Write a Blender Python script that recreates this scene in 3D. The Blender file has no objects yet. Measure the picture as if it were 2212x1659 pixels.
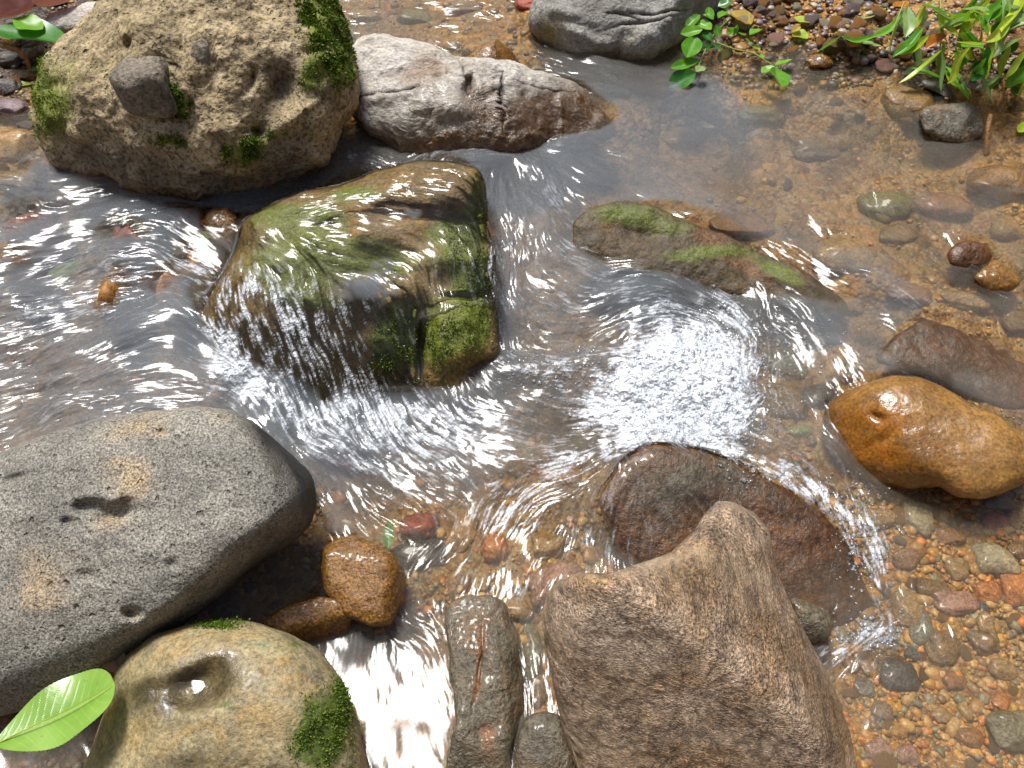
import bpy, math, random
import numpy as np
from math import radians as R

random.seed(5)
rng = np.random.default_rng(11)
SC = bpy.context.scene
COL = SC.collection

# ------------------------------------------------------------------ camera, sky, sun, exposure
CAM_H, PITCH, FPX, CX, CY = 1.10, 52.0, 1805.0, 1106.0, 829.5
cam = bpy.data.cameras.new('camera')
cam.sensor_width = 36.0
cam.lens = 36.0 * FPX / 2212.0
cam.clip_start, cam.clip_end = 0.02, 400
camo = bpy.data.objects.new('camera', cam)
COL.objects.link(camo)
camo.location = (0, 0, CAM_H)
camo.rotation_euler = (R(90 - PITCH), 0, 0)
SC.camera = camo

SUN_EL, SUN_AZ = 66.5, -31.0       # azimuth from +Y (away from the viewer), negative = left
w = bpy.data.worlds.new('World')
SC.world = w
w.use_nodes = True
nt = w.node_tree
bg = nt.nodes['Background']
sky = nt.nodes.new('ShaderNodeTexSky')
sky.sky_type = 'NISHITA'
sky.sun_disc = False
sky.sun_elevation = R(SUN_EL)
sky.sun_rotation = R(SUN_AZ)
sky.air_density, sky.dust_density, sky.ozone_density = 1.0, 3.0, 1.0
nt.links.new(sky.outputs[0], bg.inputs[0])
bg.inputs[1].default_value = 0.12
sun = bpy.data.lights.new('sun', 'SUN')
sun.energy = 3.9
sun.angle = R(16.5)
sun.color = (1.0, 0.985, 0.965)
suno = bpy.data.objects.new('sun', sun)
COL.objects.link(suno)
suno.location = (-1, 3, 6)
suno.rotation_euler = (R(90 - SUN_EL), 0, R(180 - SUN_AZ))
SC.view_settings.view_transform = 'Standard'
SC.view_settings.look = 'None'
SC.view_settings.exposure = 0.44
SC.view_settings.gamma = 1.0
SC.cycles.transparent_max_bounces = 12
SC.cycles.max_bounces = 6

# ------------------------------------------------------------------ projection helpers (2212 x 1659 photo pixels)
_p = R(PITCH)
FWD = np.array([0, math.cos(_p), -math.sin(_p)])
UPV = np.array([0, math.sin(_p), math.cos(_p)])
RGT = np.array([1.0, 0, 0])
EYE = np.array([0, 0, CAM_H])


def ray(px, py):
    px = np.asarray(px, float)[..., None]
    py = np.asarray(py, float)[..., None]
    return FWD + RGT * ((px - CX) / FPX) - UPV * ((py - CY) / FPX)


def at(px, py, z):
    d = ray(px, py)
    t = (np.asarray(z, float) - CAM_H) / d[..., 2]
    return EYE + d * t[..., None]


def proj(x, y, z):
    dz = z - CAM_H
    f = np.maximum(y * FWD[1] + dz * FWD[2], 0.15)
    u = y * UPV[1] + dz * UPV[2]
    return CX + FPX * x / f, CY - FPX * u / f


def shep(ctrl, px, py, power=3.0, soft=60.0):
    c = np.asarray(ctrl, float)
    px, py = np.clip(px, -500, 2700), np.clip(py, -400, 2100)
    num = [0.0] * (c.shape[1] - 2)
    den = 0.0
    for row in c:
        wt = ((px - row[0]) ** 2 + (py - row[1]) ** 2 + soft * soft) ** (-power / 2)
        den = den + wt
        for k in range(len(num)):
            num[k] = num[k] + wt * row[2 + k]
    return [n / den for n in num]


def smooth(a, b, x):
    t = np.clip((x - a) / (b - a), 0, 1)
    return t * t * (3 - 2 * t)


# ------------------------------------------------------------------ numpy noise
_perm = rng.permutation(512).astype(np.int64)
_perm = np.concatenate([_perm, _perm, _perm])
_g = rng.normal(size=(512, 3))
_g /= np.linalg.norm(_g, axis=1)[:, None]


def perlin(P, seed=0):
    P = np.asarray(P, float) + seed * 17.37
    i = np.floor(P).astype(np.int64)
    f = P - i
    u = f * f * f * (f * (f * 6 - 15) + 10)
    i &= 511
    out = 0.0
    for dx in (0, 1):
        for dy in (0, 1):
            for dz in (0, 1):
                h = _perm[_perm[_perm[(i[..., 0] + dx) & 511] + ((i[..., 1] + dy) & 511)] % 512 + ((i[..., 2] + dz) & 511)]
                g = _g[h]
                v = g[..., 0] * (f[..., 0] - dx) + g[..., 1] * (f[..., 1] - dy) + g[..., 2] * (f[..., 2] - dz)
                wx = u[..., 0] if dx else 1 - u[..., 0]
                wy = u[..., 1] if dy else 1 - u[..., 1]
                wz = u[..., 2] if dz else 1 - u[..., 2]
                out = out + v * wx * wy * wz
    return out * 1.5


def fbm(P, scale, octv=4, seed=0, gain=0.5, ridge=False):
    out, a, s = 0.0, 1.0, scale
    for k in range(octv):
        n = perlin(P * s, seed + k * 3)
        out = out + a * ((0.5 - np.abs(n)) if ridge else n)
        a *= gain
        s *= 2.03
    return out


def blur(a, r, it=2):
    for _ in range(it):
        for ax in (0, 1):
            p = np.pad(a, [(r + 1, r) if k == ax else (0, 0) for k in (0, 1)], mode='edge')
            c = np.cumsum(p, axis=ax)
            n = a.shape[ax]
            hi = np.take(c, np.arange(2 * r + 1, 2 * r + 1 + n), axis=ax)
            lo = np.take(c, np.arange(0, n), axis=ax)
            a = (hi - lo) / (2 * r + 1)
    return a


def bil(a, fi, fj):
    n, m = a.shape
    fi = np.clip(fi, 0, n - 1.001)
    fj = np.clip(fj, 0, m - 1.001)
    i, j = fi.astype(np.int32), fj.astype(np.int32)
    u, v = fi - i, fj - j
    return (a[i, j] * (1 - u) * (1 - v) + a[i + 1, j] * u * (1 - v) + a[i, j + 1] * (1 - u) * v + a[i + 1, j + 1] * u * v)


# ------------------------------------------------------------------ objects
def tag(o, label=None, cat=None, group=None, kind=None):
    if label: o['label'] = label
    if cat: o['category'] = cat
    if group: o['group'] = group
    if kind: o['kind'] = kind
    return o


def mesh_obj(name, V, F, mat=None, parent=None, attrs=None, smooth_shade=True, origin=None):
    V = np.asarray(V, np.float32)
    if origin is not None:
        V = V - np.asarray(origin, np.float32)
    me = bpy.data.meshes.new(name)
    F = np.asarray(F, np.int32)
    k = F.shape[1]
    me.vertices.add(len(V))
    me.vertices.foreach_set('co', V.ravel())
    me.loops.add(F.size)
    me.loops.foreach_set('vertex_index', F.ravel())
    me.polygons.add(len(F))
    me.polygons.foreach_set('loop_start', np.arange(0, F.size, k, dtype=np.int32))
    me.polygons.foreach_set('loop_total', np.full(len(F), k, np.int32))
    if smooth_shade:
        me.polygons.foreach_set('use_smooth', np.ones(len(F), bool))
    me.update(calc_edges=True)
    me.validate()
    for an, av in (attrs or {}).items():
        av = np.asarray(av, np.float32)
        if av.ndim == 1:
            a = me.attributes.new(an, 'FLOAT', 'POINT')
            a.data.foreach_set('value', av)
        else:
            a = me.attributes.new(an, 'FLOAT_COLOR', 'POINT')
            a.data.foreach_set('color', np.concatenate([av, np.ones((len(av), 1), np.float32)], 1).ravel())
    if mat: me.materials.append(mat)
    o = bpy.data.objects.new(name, me)
    COL.objects.link(o)
    if origin is not None and parent is None:
        o.location = origin
    if parent is not None:
        o.parent = parent
    return o


def grid_faces(n, m, wrap=False):
    i = np.arange(n - 1)[:, None]
    j = np.arange(m if wrap else m - 1)[None, :]
    j2 = (j + 1) % m
    return np.stack([i * m + j, i * m + j2, (i + 1) * m + j2, (i + 1) * m + j], -1).reshape(-1, 4)


# ------------------------------------------------------------------ material helpers
class NT:
    def __init__(s, name):
        s.m = bpy.data.materials.new(name)
        s.m.use_nodes = True
        s.t = s.m.node_tree
        s.t.nodes.clear()
        s.out = s.n('ShaderNodeOutputMaterial')

    def n(s, typ, **kw):
        nd = s.t.nodes.new(typ)
        for k, v in kw.items():
            setattr(nd, k, v)
        return nd

    def put(s, sock, v):
        if isinstance(v, bpy.types.NodeSocket):
            s.t.links.new(v, sock)
        elif isinstance(v, (tuple, list)) and len(v) == 3 and sock.type == 'RGBA':
            sock.default_value = (*v, 1)
        else:
            sock.default_value = v

    def math(s, op, a, b=0.0, clamp=False):
        nd = s.n('ShaderNodeMath', operation=op, use_clamp=clamp)
        s.put(nd.inputs[0], a); s.put(nd.inputs[1], b)
        return nd.outputs[0]

    def mix(s, f, a, b, mode='MIX'):
        nd = s.n('ShaderNodeMix', data_type='RGBA', blend_type=mode)
        s.put(nd.inputs[0], f); s.put(nd.inputs[6], a); s.put(nd.inputs[7], b)
        return nd.outputs[2]

    def noise(s, scale, detail=4, rough=0.6, vec=None, dist=0.0):
        nd = s.n('ShaderNodeTexNoise')
        nd.inputs['Scale'].default_value = scale
        nd.inputs['Detail'].default_value = detail
        nd.inputs['Roughness'].default_value = rough
        nd.inputs['Distortion'].default_value = dist
        s.put(nd.inputs['Vector'], vec if vec is not None else s.co())
        return nd.outputs[0]

    def vor(s, scale, vec=None, feat='F1', out=0):
        nd = s.n('ShaderNodeTexVoronoi', feature=feat)
        nd.inputs['Scale'].default_value = scale
        s.put(nd.inputs['Vector'], vec if vec is not None else s.co())
        return nd.outputs[out]

    def co(s):
        if not hasattr(s, '_co'):
            s._co = s.n('ShaderNodeTexCoord').outputs['Object']
        return s._co

    def ramp(s, f, stops):
        nd = s.n('ShaderNodeValToRGB')
        e = nd.color_ramp.elements
        while len(e) < len(stops): e.new(0.5)
        for k, (p, c) in enumerate(stops):
            e[k].position = p
            e[k].color = (*c, 1) if isinstance(c, (tuple, list)) else (c, c, c, 1)
        s.put(nd.inputs[0], f)
        return nd.outputs[0]

    def attr(s, name, out='Fac'):
        nd = s.n('ShaderNodeAttribute', attribute_name=name)
        return nd.outputs[out]

    def bump(s, h, dist, strength=1.0, nrm=None):
        nd = s.n('ShaderNodeBump')
        nd.inputs['Strength'].default_value = strength
        nd.inputs['Distance'].default_value = dist
        s.put(nd.inputs['Height'], h)
        if nrm is not None: s.put(nd.inputs['Normal'], nrm)
        return nd.outputs[0]

    def bsdf(s, color, rough, nrm=None, spec=0.5, coat=0.0, coat_rough=0.05):
        b = s.n('ShaderNodeBsdfPrincipled')
        s.put(b.inputs['Base Color'], color)
        s.put(b.inputs['Roughness'], rough)
        s.put(b.inputs['Specular IOR Level'], spec)
        s.put(b.inputs['Coat Weight'], coat)
        s.put(b.inputs['Coat Roughness'], coat_rough)
        if nrm is not None: s.put(b.inputs['Normal'], nrm)
        return b.outputs[0]

    def surf(s, sh):
        s.t.links.new(sh, s.out.inputs[0])
        return s.m


def rock_mat(name, cols, scale=6.0, coat=0.3, streak=None, speck=(0.6, 1.35), speck_scale=160, pits=None, stain_shade=(0.42, 0.2, 0.05), stain_noise=0.0,
             moss=(0.10, 0.13, 0.012), rough=0.8, wet_dark=0.5, wet_rough=0.22, bump=0.004, fine=0.0012, stretch=None, grain=None):
    t = NT(name)
    vec = t.co()
    if stretch:
        mp = t.n('ShaderNodeMapping')
        mp.inputs['Scale'].default_value = stretch
        t.put(mp.inputs[0], vec)
        vec = mp.outputs[0]
    n1 = t.noise(scale, 6, 0.65, vec, 0.4)
    k = len(cols)
    c = t.ramp(n1, [(0.3 + 0.4 * i / max(1, k - 1), cols[i]) for i in range(k)])
    n2 = t.noise(speck_scale, 3, 0.7, vec)
    sp = t.ramp(n2, [(0.36, speck[0]), (0.5, 1.0), (0.65, speck[1])])
    c = t.mix(1.0, c, sp, 'MULTIPLY')
    n3 = t.noise(scale * 5, 5, 0.7, vec)
    c = t.mix(0.75, c, t.ramp(n3, [(0.3, 0.55), (0.6, 1.15)]), 'MULTIPLY')
    if streak:
        mp2 = t.n('ShaderNodeMapping')
        mp2.inputs['Scale'].default_value = streak
        mp2.inputs['Rotation'].default_value = (0.2, 0.1, 0.35)
        t.put(mp2.inputs[0], t.co())
        n4 = t.noise(70, 5, 0.7, mp2.outputs[0], 0.6)
        c = t.mix(0.85, c, t.ramp(n4, [(0.34, 0.30), (0.5, 0.95), (0.62, 1.55)]), 'MULTIPLY')
        n5 = t.noise(13, 4, 0.6, t.co(), 0.8)
        c = t.mix(t.ramp(n5, [(0.5, 0.0), (0.62, 0.65)]), c, t.mix(0.8, (0.46, 0.34, 0.22), t.ramp(n4, [(0.36, 0.35), (0.6, 1.3)]), 'MULTIPLY'))
        n2 = t.math('ADD', n2, t.math('MULTIPLY', n4, 1.2))
    h = t.math('ADD', t.math('MULTIPLY', n3, bump * 1.5), t.math('MULTIPLY', n2, fine * 2))
    if grain:
        g = t.vor(grain, vec, 'F1', 1)
        c = t.mix(0.22, c, g, 'OVERLAY')
    if pits:
        for sc_, rad, dep in pits:
            wv = t.n('ShaderNodeVectorMath', operation='ADD')
            nd = t.n('ShaderNodeTexNoise'); nd.inputs['Scale'].default_value = sc_ * 1.2
            t.put(nd.inputs['Vector'], t.co())
            vs = t.n('ShaderNodeVectorMath', operation='SCALE'); vs.inputs['Scale'].default_value = 0.9 / sc_
            t.put(vs.inputs[0], nd.outputs['Color'])
            t.put(wv.inputs[0], t.co()); t.put(wv.inputs[1], vs.outputs[0])
            v = t.n('ShaderNodeTexVoronoi'); v.inputs['Scale'].default_value = sc_
            t.put(v.inputs['Vector'], wv.outputs[0])
            rnd = t.n('ShaderNodeSeparateColor'); t.put(rnd.inputs[0], v.outputs['Color'])
            rr = t.math('MULTIPLY', rnd.outputs[0], rad)
            m = t.n('ShaderNodeMapRange', interpolation_type='SMOOTHSTEP')
            t.put(m.inputs['Value'], t.math('SUBTRACT', v.outputs['Distance'], rr))
            m.inputs['From Min'].default_value = -0.12; m.inputs['From Max'].default_value = 0.03
            h = t.math('ADD', h, t.math('MULTIPLY', m.outputs[0], dep))
            c = t.mix(t.math('MULTIPLY', t.math('SUBTRACT', 1.0, m.outputs[0]), 0.55), c, (0.07, 0.05, 0.025))
    st = t.attr('stain_shade')
    if stain_noise:
        st = t.math('MAXIMUM', st, t.math('MULTIPLY', t.ramp(t.noise(scale * 1.7, 6, 0.7, dist=0.8), [(0.52, 0.0), (0.66, 1.0)]), stain_noise))
    sm = t.math('MULTIPLY', st, t.ramp(n3, [(0.25, 0.4), (0.6, 1.0)]))
    c = t.mix(sm, c, t.mix(1.0, stain_shade, sp, 'MULTIPLY'))
    ms = t.attr('moss')
    mm = t.n('ShaderNodeMapRange', interpolation_type='SMOOTHSTEP')
    t.put(mm.inputs['Value'], t.math('ADD', ms, t.math('MULTIPLY', t.math('SUBTRACT', t.noise(scale * 9, 6, 0.75), 0.5), 1.1)))
    mm.inputs['From Min'].default_value = 0.35; mm.inputs['From Max'].default_value = 0.75
    mc = t.ramp(t.noise(220, 3, 0.7), [(0.3, tuple(x * 0.45 for x in moss)), (0.55, moss), (0.75, tuple(min(1, x * 1.9) for x in moss))])
    c = t.mix(mm.outputs[0], c, mc)
    wet = t.attr('wet')
    c = t.mix(wet, c, t.mix(1.0, c, (wet_dark, wet_dark * 0.94, wet_dark * 0.82), 'MULTIPLY'))
    rg = t.n('ShaderNodeMapRange')
    t.put(rg.inputs['Value'], wet)
    rg.inputs['To Min'].default_value = rough; rg.inputs['To Max'].default_value = wet_rough
    nr = t.bump(h, 1.0)
    return t.surf(t.bsdf(c, rg.outputs[0], nr, 0.5, t.math('MULTIPLY', wet, coat), wet_rough * 0.6))


# ------------------------------------------------------------------ water level and bed level, given at photo positions
LEVEL = [  # px, py, z
    (800, 20, .075), (1080, 60, .075), (1300, 160, .065), (1700, 250, .06), (2100, 400, .055), (1900, 150, .06), (2212, 250, .06),
    (1250, 370, .055), (1500, 420, .055), (1000, 340, .06), (730, 330, .06), (720, 460, .05), (1120, 450, .035), (1100, 600, .015),
    (1250, 560, .02), (1400, 620, .01), (1300, 760, -.015), (1450, 840, -.03), (1600, 860, -.02), (1650, 700, 0.0), (1120, 800, -.03),
    (1900, 560, .045), (2100, 620, .04), (1850, 720, .015), (2212, 800, .015), (1750, 900, -.01), (1950, 1100, -.03), (1900, 1300, -.05), (2200, 1250, -.04),
    (2000, 1600, -.06), (1820, 1420, -.06), (50, 350, .06), (0, 500, .05), (300, 480, .045), (80, 700, .03), (350, 680, .02), (450, 800, .0), (200, 820, .01),
    (50, 900, 0.0), (560, 880, -.03), (700, 930, -.045), (900, 960, -.055), (1000, 1080, -.06), (1250, 930, -.055), (1330, 1010, -.045), (1500, 1060, -.03),
    (1200, 1180, -.07), (800, 1120, -.075), (720, 1100, -.075), (600, 1270, -.10), (640, 1390, -.105), (720, 1390, -.105), (870, 1245, -.092), (900, 1330, -.105), (1050, 1270, -.095), (850, 1450, -.105), (740, 1480, -.105), (950, 1400, -.105), (850, 1600, -.105), (720, 1640, -.105), (980, 1620, -.105),
    (1160, 1450, -.10), (100, 1620, -.11)]
BED_DEPTH = [  # px, py, depth below that level
    (800, 20, .06), (1080, 40, .03), (1150, 10, -.01), (1300, 200, .08), (1500, 330, .14), (1750, 300, .08), (1700, 180, .05), (1650, 110, .015), (1640, 75, -.012), (1640, 20, -.05),
    (1480, 60, .03), (1850, 150, .02), (1850, 105, -.015), (1850, 30, -.06), (2000, 180, .015), (2100, 150, -.03), (2150, 60, -.09), (2212, 220, .005), (2212, 140, -.05), (2000, 330, .06), (2200, 360, .02),
    (2100, 480, .055), (1900, 450, .055), (2000, 600, .04), (2200, 680, .05), (1300, 400, .13), (1150, 560, .11), (1300, 640, .10), (1450, 800, .10), (1700, 800, .10), (1850, 760, .08),
    (1650, 900, .06), (1950, 1100, .03), (2050, 1250, .03), (2000, 1500, .035), (2150, 1600, .03), (1850, 1400, .05),
    (40, 280, .03), (40, 180, -.01), (60, 60, -.05), (180, 20, -.04), (-200, 100, -.06), (150, 500, .10), (60, 700, .15), (300, 650, .13), (430, 780, .14), (580, 900, .14), (800, 1000, .13), (1000, 1050, .11),
    (1100, 1180, .035), (900, 1150, .04), (1050, 1270, .03), (1180, 1350, .05), (850, 1450, .07), (850, 1620, .07), (650, 1280, .06), (100, 1620, .05), (-100, 1400, .05)]


def lev(px, py):
    return shep(LEVEL, px, py)[0]


def dep(px, py):
    return shep(BED_DEPTH, px, py, 3.0, 30.0)[0]


def grid_px(X, Y, fn):
    z = np.zeros_like(X)
    Yc = np.maximum(Y, 0.22)
    for _ in range(5):
        px, py = proj(X, Yc, z)
        z = fn(px, py)
    return px, py, z


def bed_fn(px, py):
    return lev(px, py) - dep(px, py)


def bed_at(px, py):
    """world points on the stream bed seen at photo positions"""
    z = np.zeros(np.shape(px))
    P = at(px, py, z)
    for _ in range(5):
        _, _, z = grid_px(P[..., 0], P[..., 1], bed_fn)
        P = at(px, py, z)
    return P


def surf_at(px, py):
    return at(px, py, lev(np.asarray(px, float), np.asarray(py, float)))


def axis(lo, hi, step, far):
    core = np.arange(lo, hi + 1e-9, step)
    ext, s, d = [], step, 0.0
    while d < far:
        s = min(s * 1.35, 0.8)
        d += s
        ext.append(d)
    ext = np.array(ext)
    return np.concatenate([(lo - ext)[::-1], core, hi + ext]), len(ext)


# ------------------------------------------------------------------ stones
RASTER = dict(x0=-1.7, y0=0.1, s=0.005, n=520, m=680)      # height map of everything the water runs round
H_ALL = np.full((RASTER['n'], RASTER['m']), -9.0)
H_FILM = np.full((RASTER['n'], RASTER['m']), -9.0)


def raster(V, film=None):
    j = ((V[:, 0] - RASTER['x0']) / RASTER['s'] + 0.5).astype(int)
    i = ((V[:, 1] - RASTER['y0']) / RASTER['s'] + 0.5).astype(int)
    ok = (i >= 0) & (j >= 0) & (i < RASTER['n']) & (j < RASTER['m'])
    np.maximum.at(H_ALL, (i[ok], j[ok]), V[ok, 2])
    if film is not None:
        okf = ok & film
        np.maximum.at(H_FILM, (i[okf], j[okf]), V[okf, 2])


def polar_outline(pts, nth, sm):
    pts = np.asarray(pts, float)
    q = np.roll(pts, -1, 0)
    a = 0.5 * np.sum(pts[:, 0] * q[:, 1] - q[:, 0] * pts[:, 1])
    cr = pts[:, 0] * q[:, 1] - q[:, 0] * pts[:, 1]
    c = np.array([np.sum((pts[:, 0] + q[:, 0]) * cr), np.sum((pts[:, 1] + q[:, 1]) * cr)]) / (6 * a)
    tt = np.linspace(0, 1, 40, endpoint=False)[None, :, None]
    dens = (pts[:, None] * (1 - tt) + q[:, None] * tt).reshape(-1, 2) - c
    th = np.arctan2(dens[:, 1], dens[:, 0])
    r = np.hypot(dens[:, 0], dens[:, 1])
    o = np.argsort(th)
    th, r = th[o], r[o]
    T = np.linspace(-np.pi, np.pi, nth, endpoint=False)
    rr = np.interp(T, np.r_[th - 2 * np.pi, th, th + 2 * np.pi], np.r_[r, r, r])
    if sm:
        k = np.exp(-0.5 * (np.arange(-12, 13) / sm) ** 2)
        k /= k.sum()
        rr = np.convolve(np.r_[rr[-12:], rr, rr[:12]], k, 'valid')
    return c, T, rr


def inside(poly, px, py):
    poly = np.asarray(poly, float)
    r = np.zeros(np.shape(px), bool)
    j = len(poly) - 1
    for i in range(len(poly)):
        xi, yi, xj, yj = *poly[i], *poly[j]
        r ^= ((yi > py) != (yj > py)) & (px < (xj - xi) * (py - yi) / (yj - yi + 1e-12) + xi)
        j = i
    return r


def spot(px, py, s):
    """soft elliptical spots: (x, y, rx, ry, amount[, angle])"""
    out = np.zeros(np.shape(px))
    for q in s:
        x, y, rx, ry, a = q[:5]
        an = R(q[5]) if len(q) > 5 else 0
        dx, dy = px - x, py - y
        u = (dx * math.cos(an) + dy * math.sin(an)) / rx
        v = (-dx * math.sin(an) + dy * math.cos(an)) / ry
        out = out + a * np.exp(-(u * u + v * v))
    return out


def stone(name, label, cat, outline, anchor, mat, elev=55, azim=0, front=0.1, back=0.2, p=2.2, cuts=(), bumps=(), lowamp=0.012, lowscale=5,
          hiamp=0.003, hiscale=22, ridge=False, moss=(), stain_shade=(), wet=(), wetline=0.025, film=None, group=None, res=(300, 190), sm=2.0, seed=1, sink=0.0):
    """A solid stone: its outline is laid on a tilted plane through the anchor, then swollen towards and away from the eye."""
    nth, nph = res
    c, T, rr = polar_outline(outline, nth, sm)
    ph = np.linspace(np.pi / 2, -np.pi / 2, nph)
    cs, sn = np.abs(np.cos(ph)) ** (2 / p), np.sign(np.sin(ph)) * np.abs(np.sin(ph)) ** (2 / p)
    bx = c[0] + cs[:, None] * rr[None] * np.cos(T)[None]
    by = c[1] + cs[:, None] * rr[None] * np.sin(T)[None]
    z0 = (lev(np.array(float(anchor[0])), np.array(float(anchor[1]))) if len(anchor) < 3 else anchor[2]) - sink
    A = at(anchor[0], anchor[1], z0)
    n = np.array([math.sin(R(azim)) * math.cos(R(elev)), -math.cos(R(azim)) * math.cos(R(elev)), math.sin(R(elev))])
    d = ray(bx, by)
    t = ((A - EYE) @ n) / (d @ n)
    P = EYE + d * t[..., None]
    vd = -ray(c[0], c[1])
    vd /= np.linalg.norm(vd)
    mpp = np.linalg.norm(P[0, 0] - EYE) / FPX
    wv = np.where(sn > 0, sn * front, sn * back)[:, None] * np.ones_like(bx)
    fr = smooth(-0.7, -0.05, sn)[:, None]
    dw = np.zeros_like(bx)
    for (x0, y0, x1, y1, slope) in cuts:      # crease: beyond the line (to its left when walking from 0 to 1) the face falls away
        L = math.hypot(x1 - x0, y1 - y0)
        dist = ((bx - x0) * (y1 - y0) - (by - y0) * (x1 - x0)) / L
        s = 8.0
        dw -= slope * mpp * s * np.logaddexp(0, dist / s)
    for q in bumps:
        x, y, rx, ry, a = q[:5]
        an = R(q[5]) if len(q) > 5 else 0
        pw = q[6] if len(q) > 6 else 2
        dx, dy = bx - x, by - y
        u = (dx * math.cos(an) + dy * math.sin(an)) / rx
        v = (-dx * math.sin(an) + dy * math.cos(an)) / ry
        dw += a * np.exp(-(u * u + v * v) ** (pw / 2))
    P = P - d / np.linalg.norm(d, axis=-1, keepdims=True) * (wv + dw * fr)[..., None]
    ctr = P.reshape(-1, 3).mean(0)
    edge = 0.35 + 0.65 * np.abs(sn)[:, None]
    for k in range(3):
        P[..., k] += lowamp * edge * fbm(P - ctr, lowscale, 3, seed + 31 * k)
    du = np.roll(P, -1, 1) - np.roll(P, 1, 1)
    dv = np.gradient(P, axis=0)
    N = np.cross(du, dv)
    N /= np.linalg.norm(N, axis=-1, keepdims=True) + 1e-12
    if np.mean(np.sum(N * (P - ctr), -1)) < 0: N = -N
    hn = fbm(P - ctr, hiscale, 4, seed + 7, 0.55, ridge)
    P += N * (hiamp * hn)[..., None]
    px, py = bx, by
    nz = fbm(P - ctr, 14, 4, seed + 3)
    V = P.reshape(-1, 3)
    mo = spot(px, py, moss) * 1.0
    mo = np.where(sn[:, None] > -0.2, mo, 0)
    st = np.clip(spot(px, py, stain_shade) + 0.5 * nz * (spot(px, py, stain_shade) > 0.1), 0, 1)
    lv = lev(*proj(P[..., 0], np.maximum(P[..., 1], 0.2), P[..., 2]))
    we = smooth(wetline + 0.012, wetline - 0.012, P[..., 2] - lv + 0.03 * nz)
    we = np.clip(np.maximum(we, spot(px, py, wet) * (1 + 0.6 * nz)), 0, 1)
    F = grid_faces(nph, nth, True)
    att = dict(moss=np.clip(mo, 0, 1.2).ravel(), stain_shade=st.ravel(), wet=we.ravel())
    # weld the two poles
    keep = np.ones(len(V), bool)
    idx = np.arange(len(V))
    idx[:nth] = 0
    idx[-nth:] = len(V) - nth
    keep[1:nth] = False
    keep[len(V) - nth + 1:] = False
    new = np.cumsum(keep) - 1
    F = new[idx[F]]
    base = np.array([ctr[0], ctr[1], V[:, 2].min()])
    tri_a = F[(F[:, 0] == F[:, 1]) | (F[:, 2] == F[:, 3])]
    quad = F[~((F[:, 0] == F[:, 1]) | (F[:, 2] == F[:, 3]))]
    tris = np.array([[q[0], q[2], q[3]] if q[0] == q[1] else [q[0], q[1], q[2]] for q in tri_a])
    Vk = V[keep]
    Nk = N.reshape(-1, 3)[keep]
    allF = np.concatenate([np.concatenate([quad[:, [0, 1, 2]], quad[:, [0, 2, 3]]]), tris])
    # split the quads the same way everywhere; smooth shading hides it
    o = mesh_obj(name, Vk, allF[:, ::-1], mat, None, {k: v[keep] for k, v in att.items()}, origin=base)
    tag(o, label, cat, group)
    fm = None
    if film is not None:
        fm = film(px, py).ravel() & (sn[:, None] * np.ones_like(px) > -0.1).ravel()
    # denser copy for the height map
    raster(V, fm)
    mid = 0.5 * (P + np.roll(P, -1, 1))
    raster(mid.reshape(-1, 3), fm)
    return dict(o=o, V=Vk, N=Nk, base=base, px=px.ravel()[keep], py=py.ravel()[keep], moss=att['moss'][keep], sn=(sn[:, None] * np.ones_like(px)).ravel()[keep], wet=att['wet'][keep])


def ico(sub):
    import bmesh
    bm = bmesh.new()
    bmesh.ops.create_icosphere(bm, subdivisions=sub, radius=1)
    V = np.array([v.co[:] for v in bm.verts]); F = np.array([[v.index for v in f.verts] for f in bm.faces])
    bm.free()
    return V, F


ICO3 = ico(4)
ICO2 = ico(3)


def cobble_shape(r, V, flat, blocky):
    q = V.copy()
    q = np.sign(q) * np.abs(q) ** (1 - 0.35 * blocky)
    q /= np.linalg.norm(q, axis=1).max()
    sd = int(r.integers(0, 400))
    q = q * (1 + 0.30 * fbm(q, 0.9, 2, sd)[:, None] + 0.05 * fbm(q, 3, 2, sd + 9)[:, None])
    for _ in range(4):                     # a few worn flats
        n = r.normal(size=3); n /= np.linalg.norm(n)
        d = q @ n
        lim = r.uniform(0.62, 0.9)
        q = q - n * np.maximum(d - lim, 0)[:, None] * 0.8
    return q


def ico_shape(k):
    return ico(k)


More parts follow.
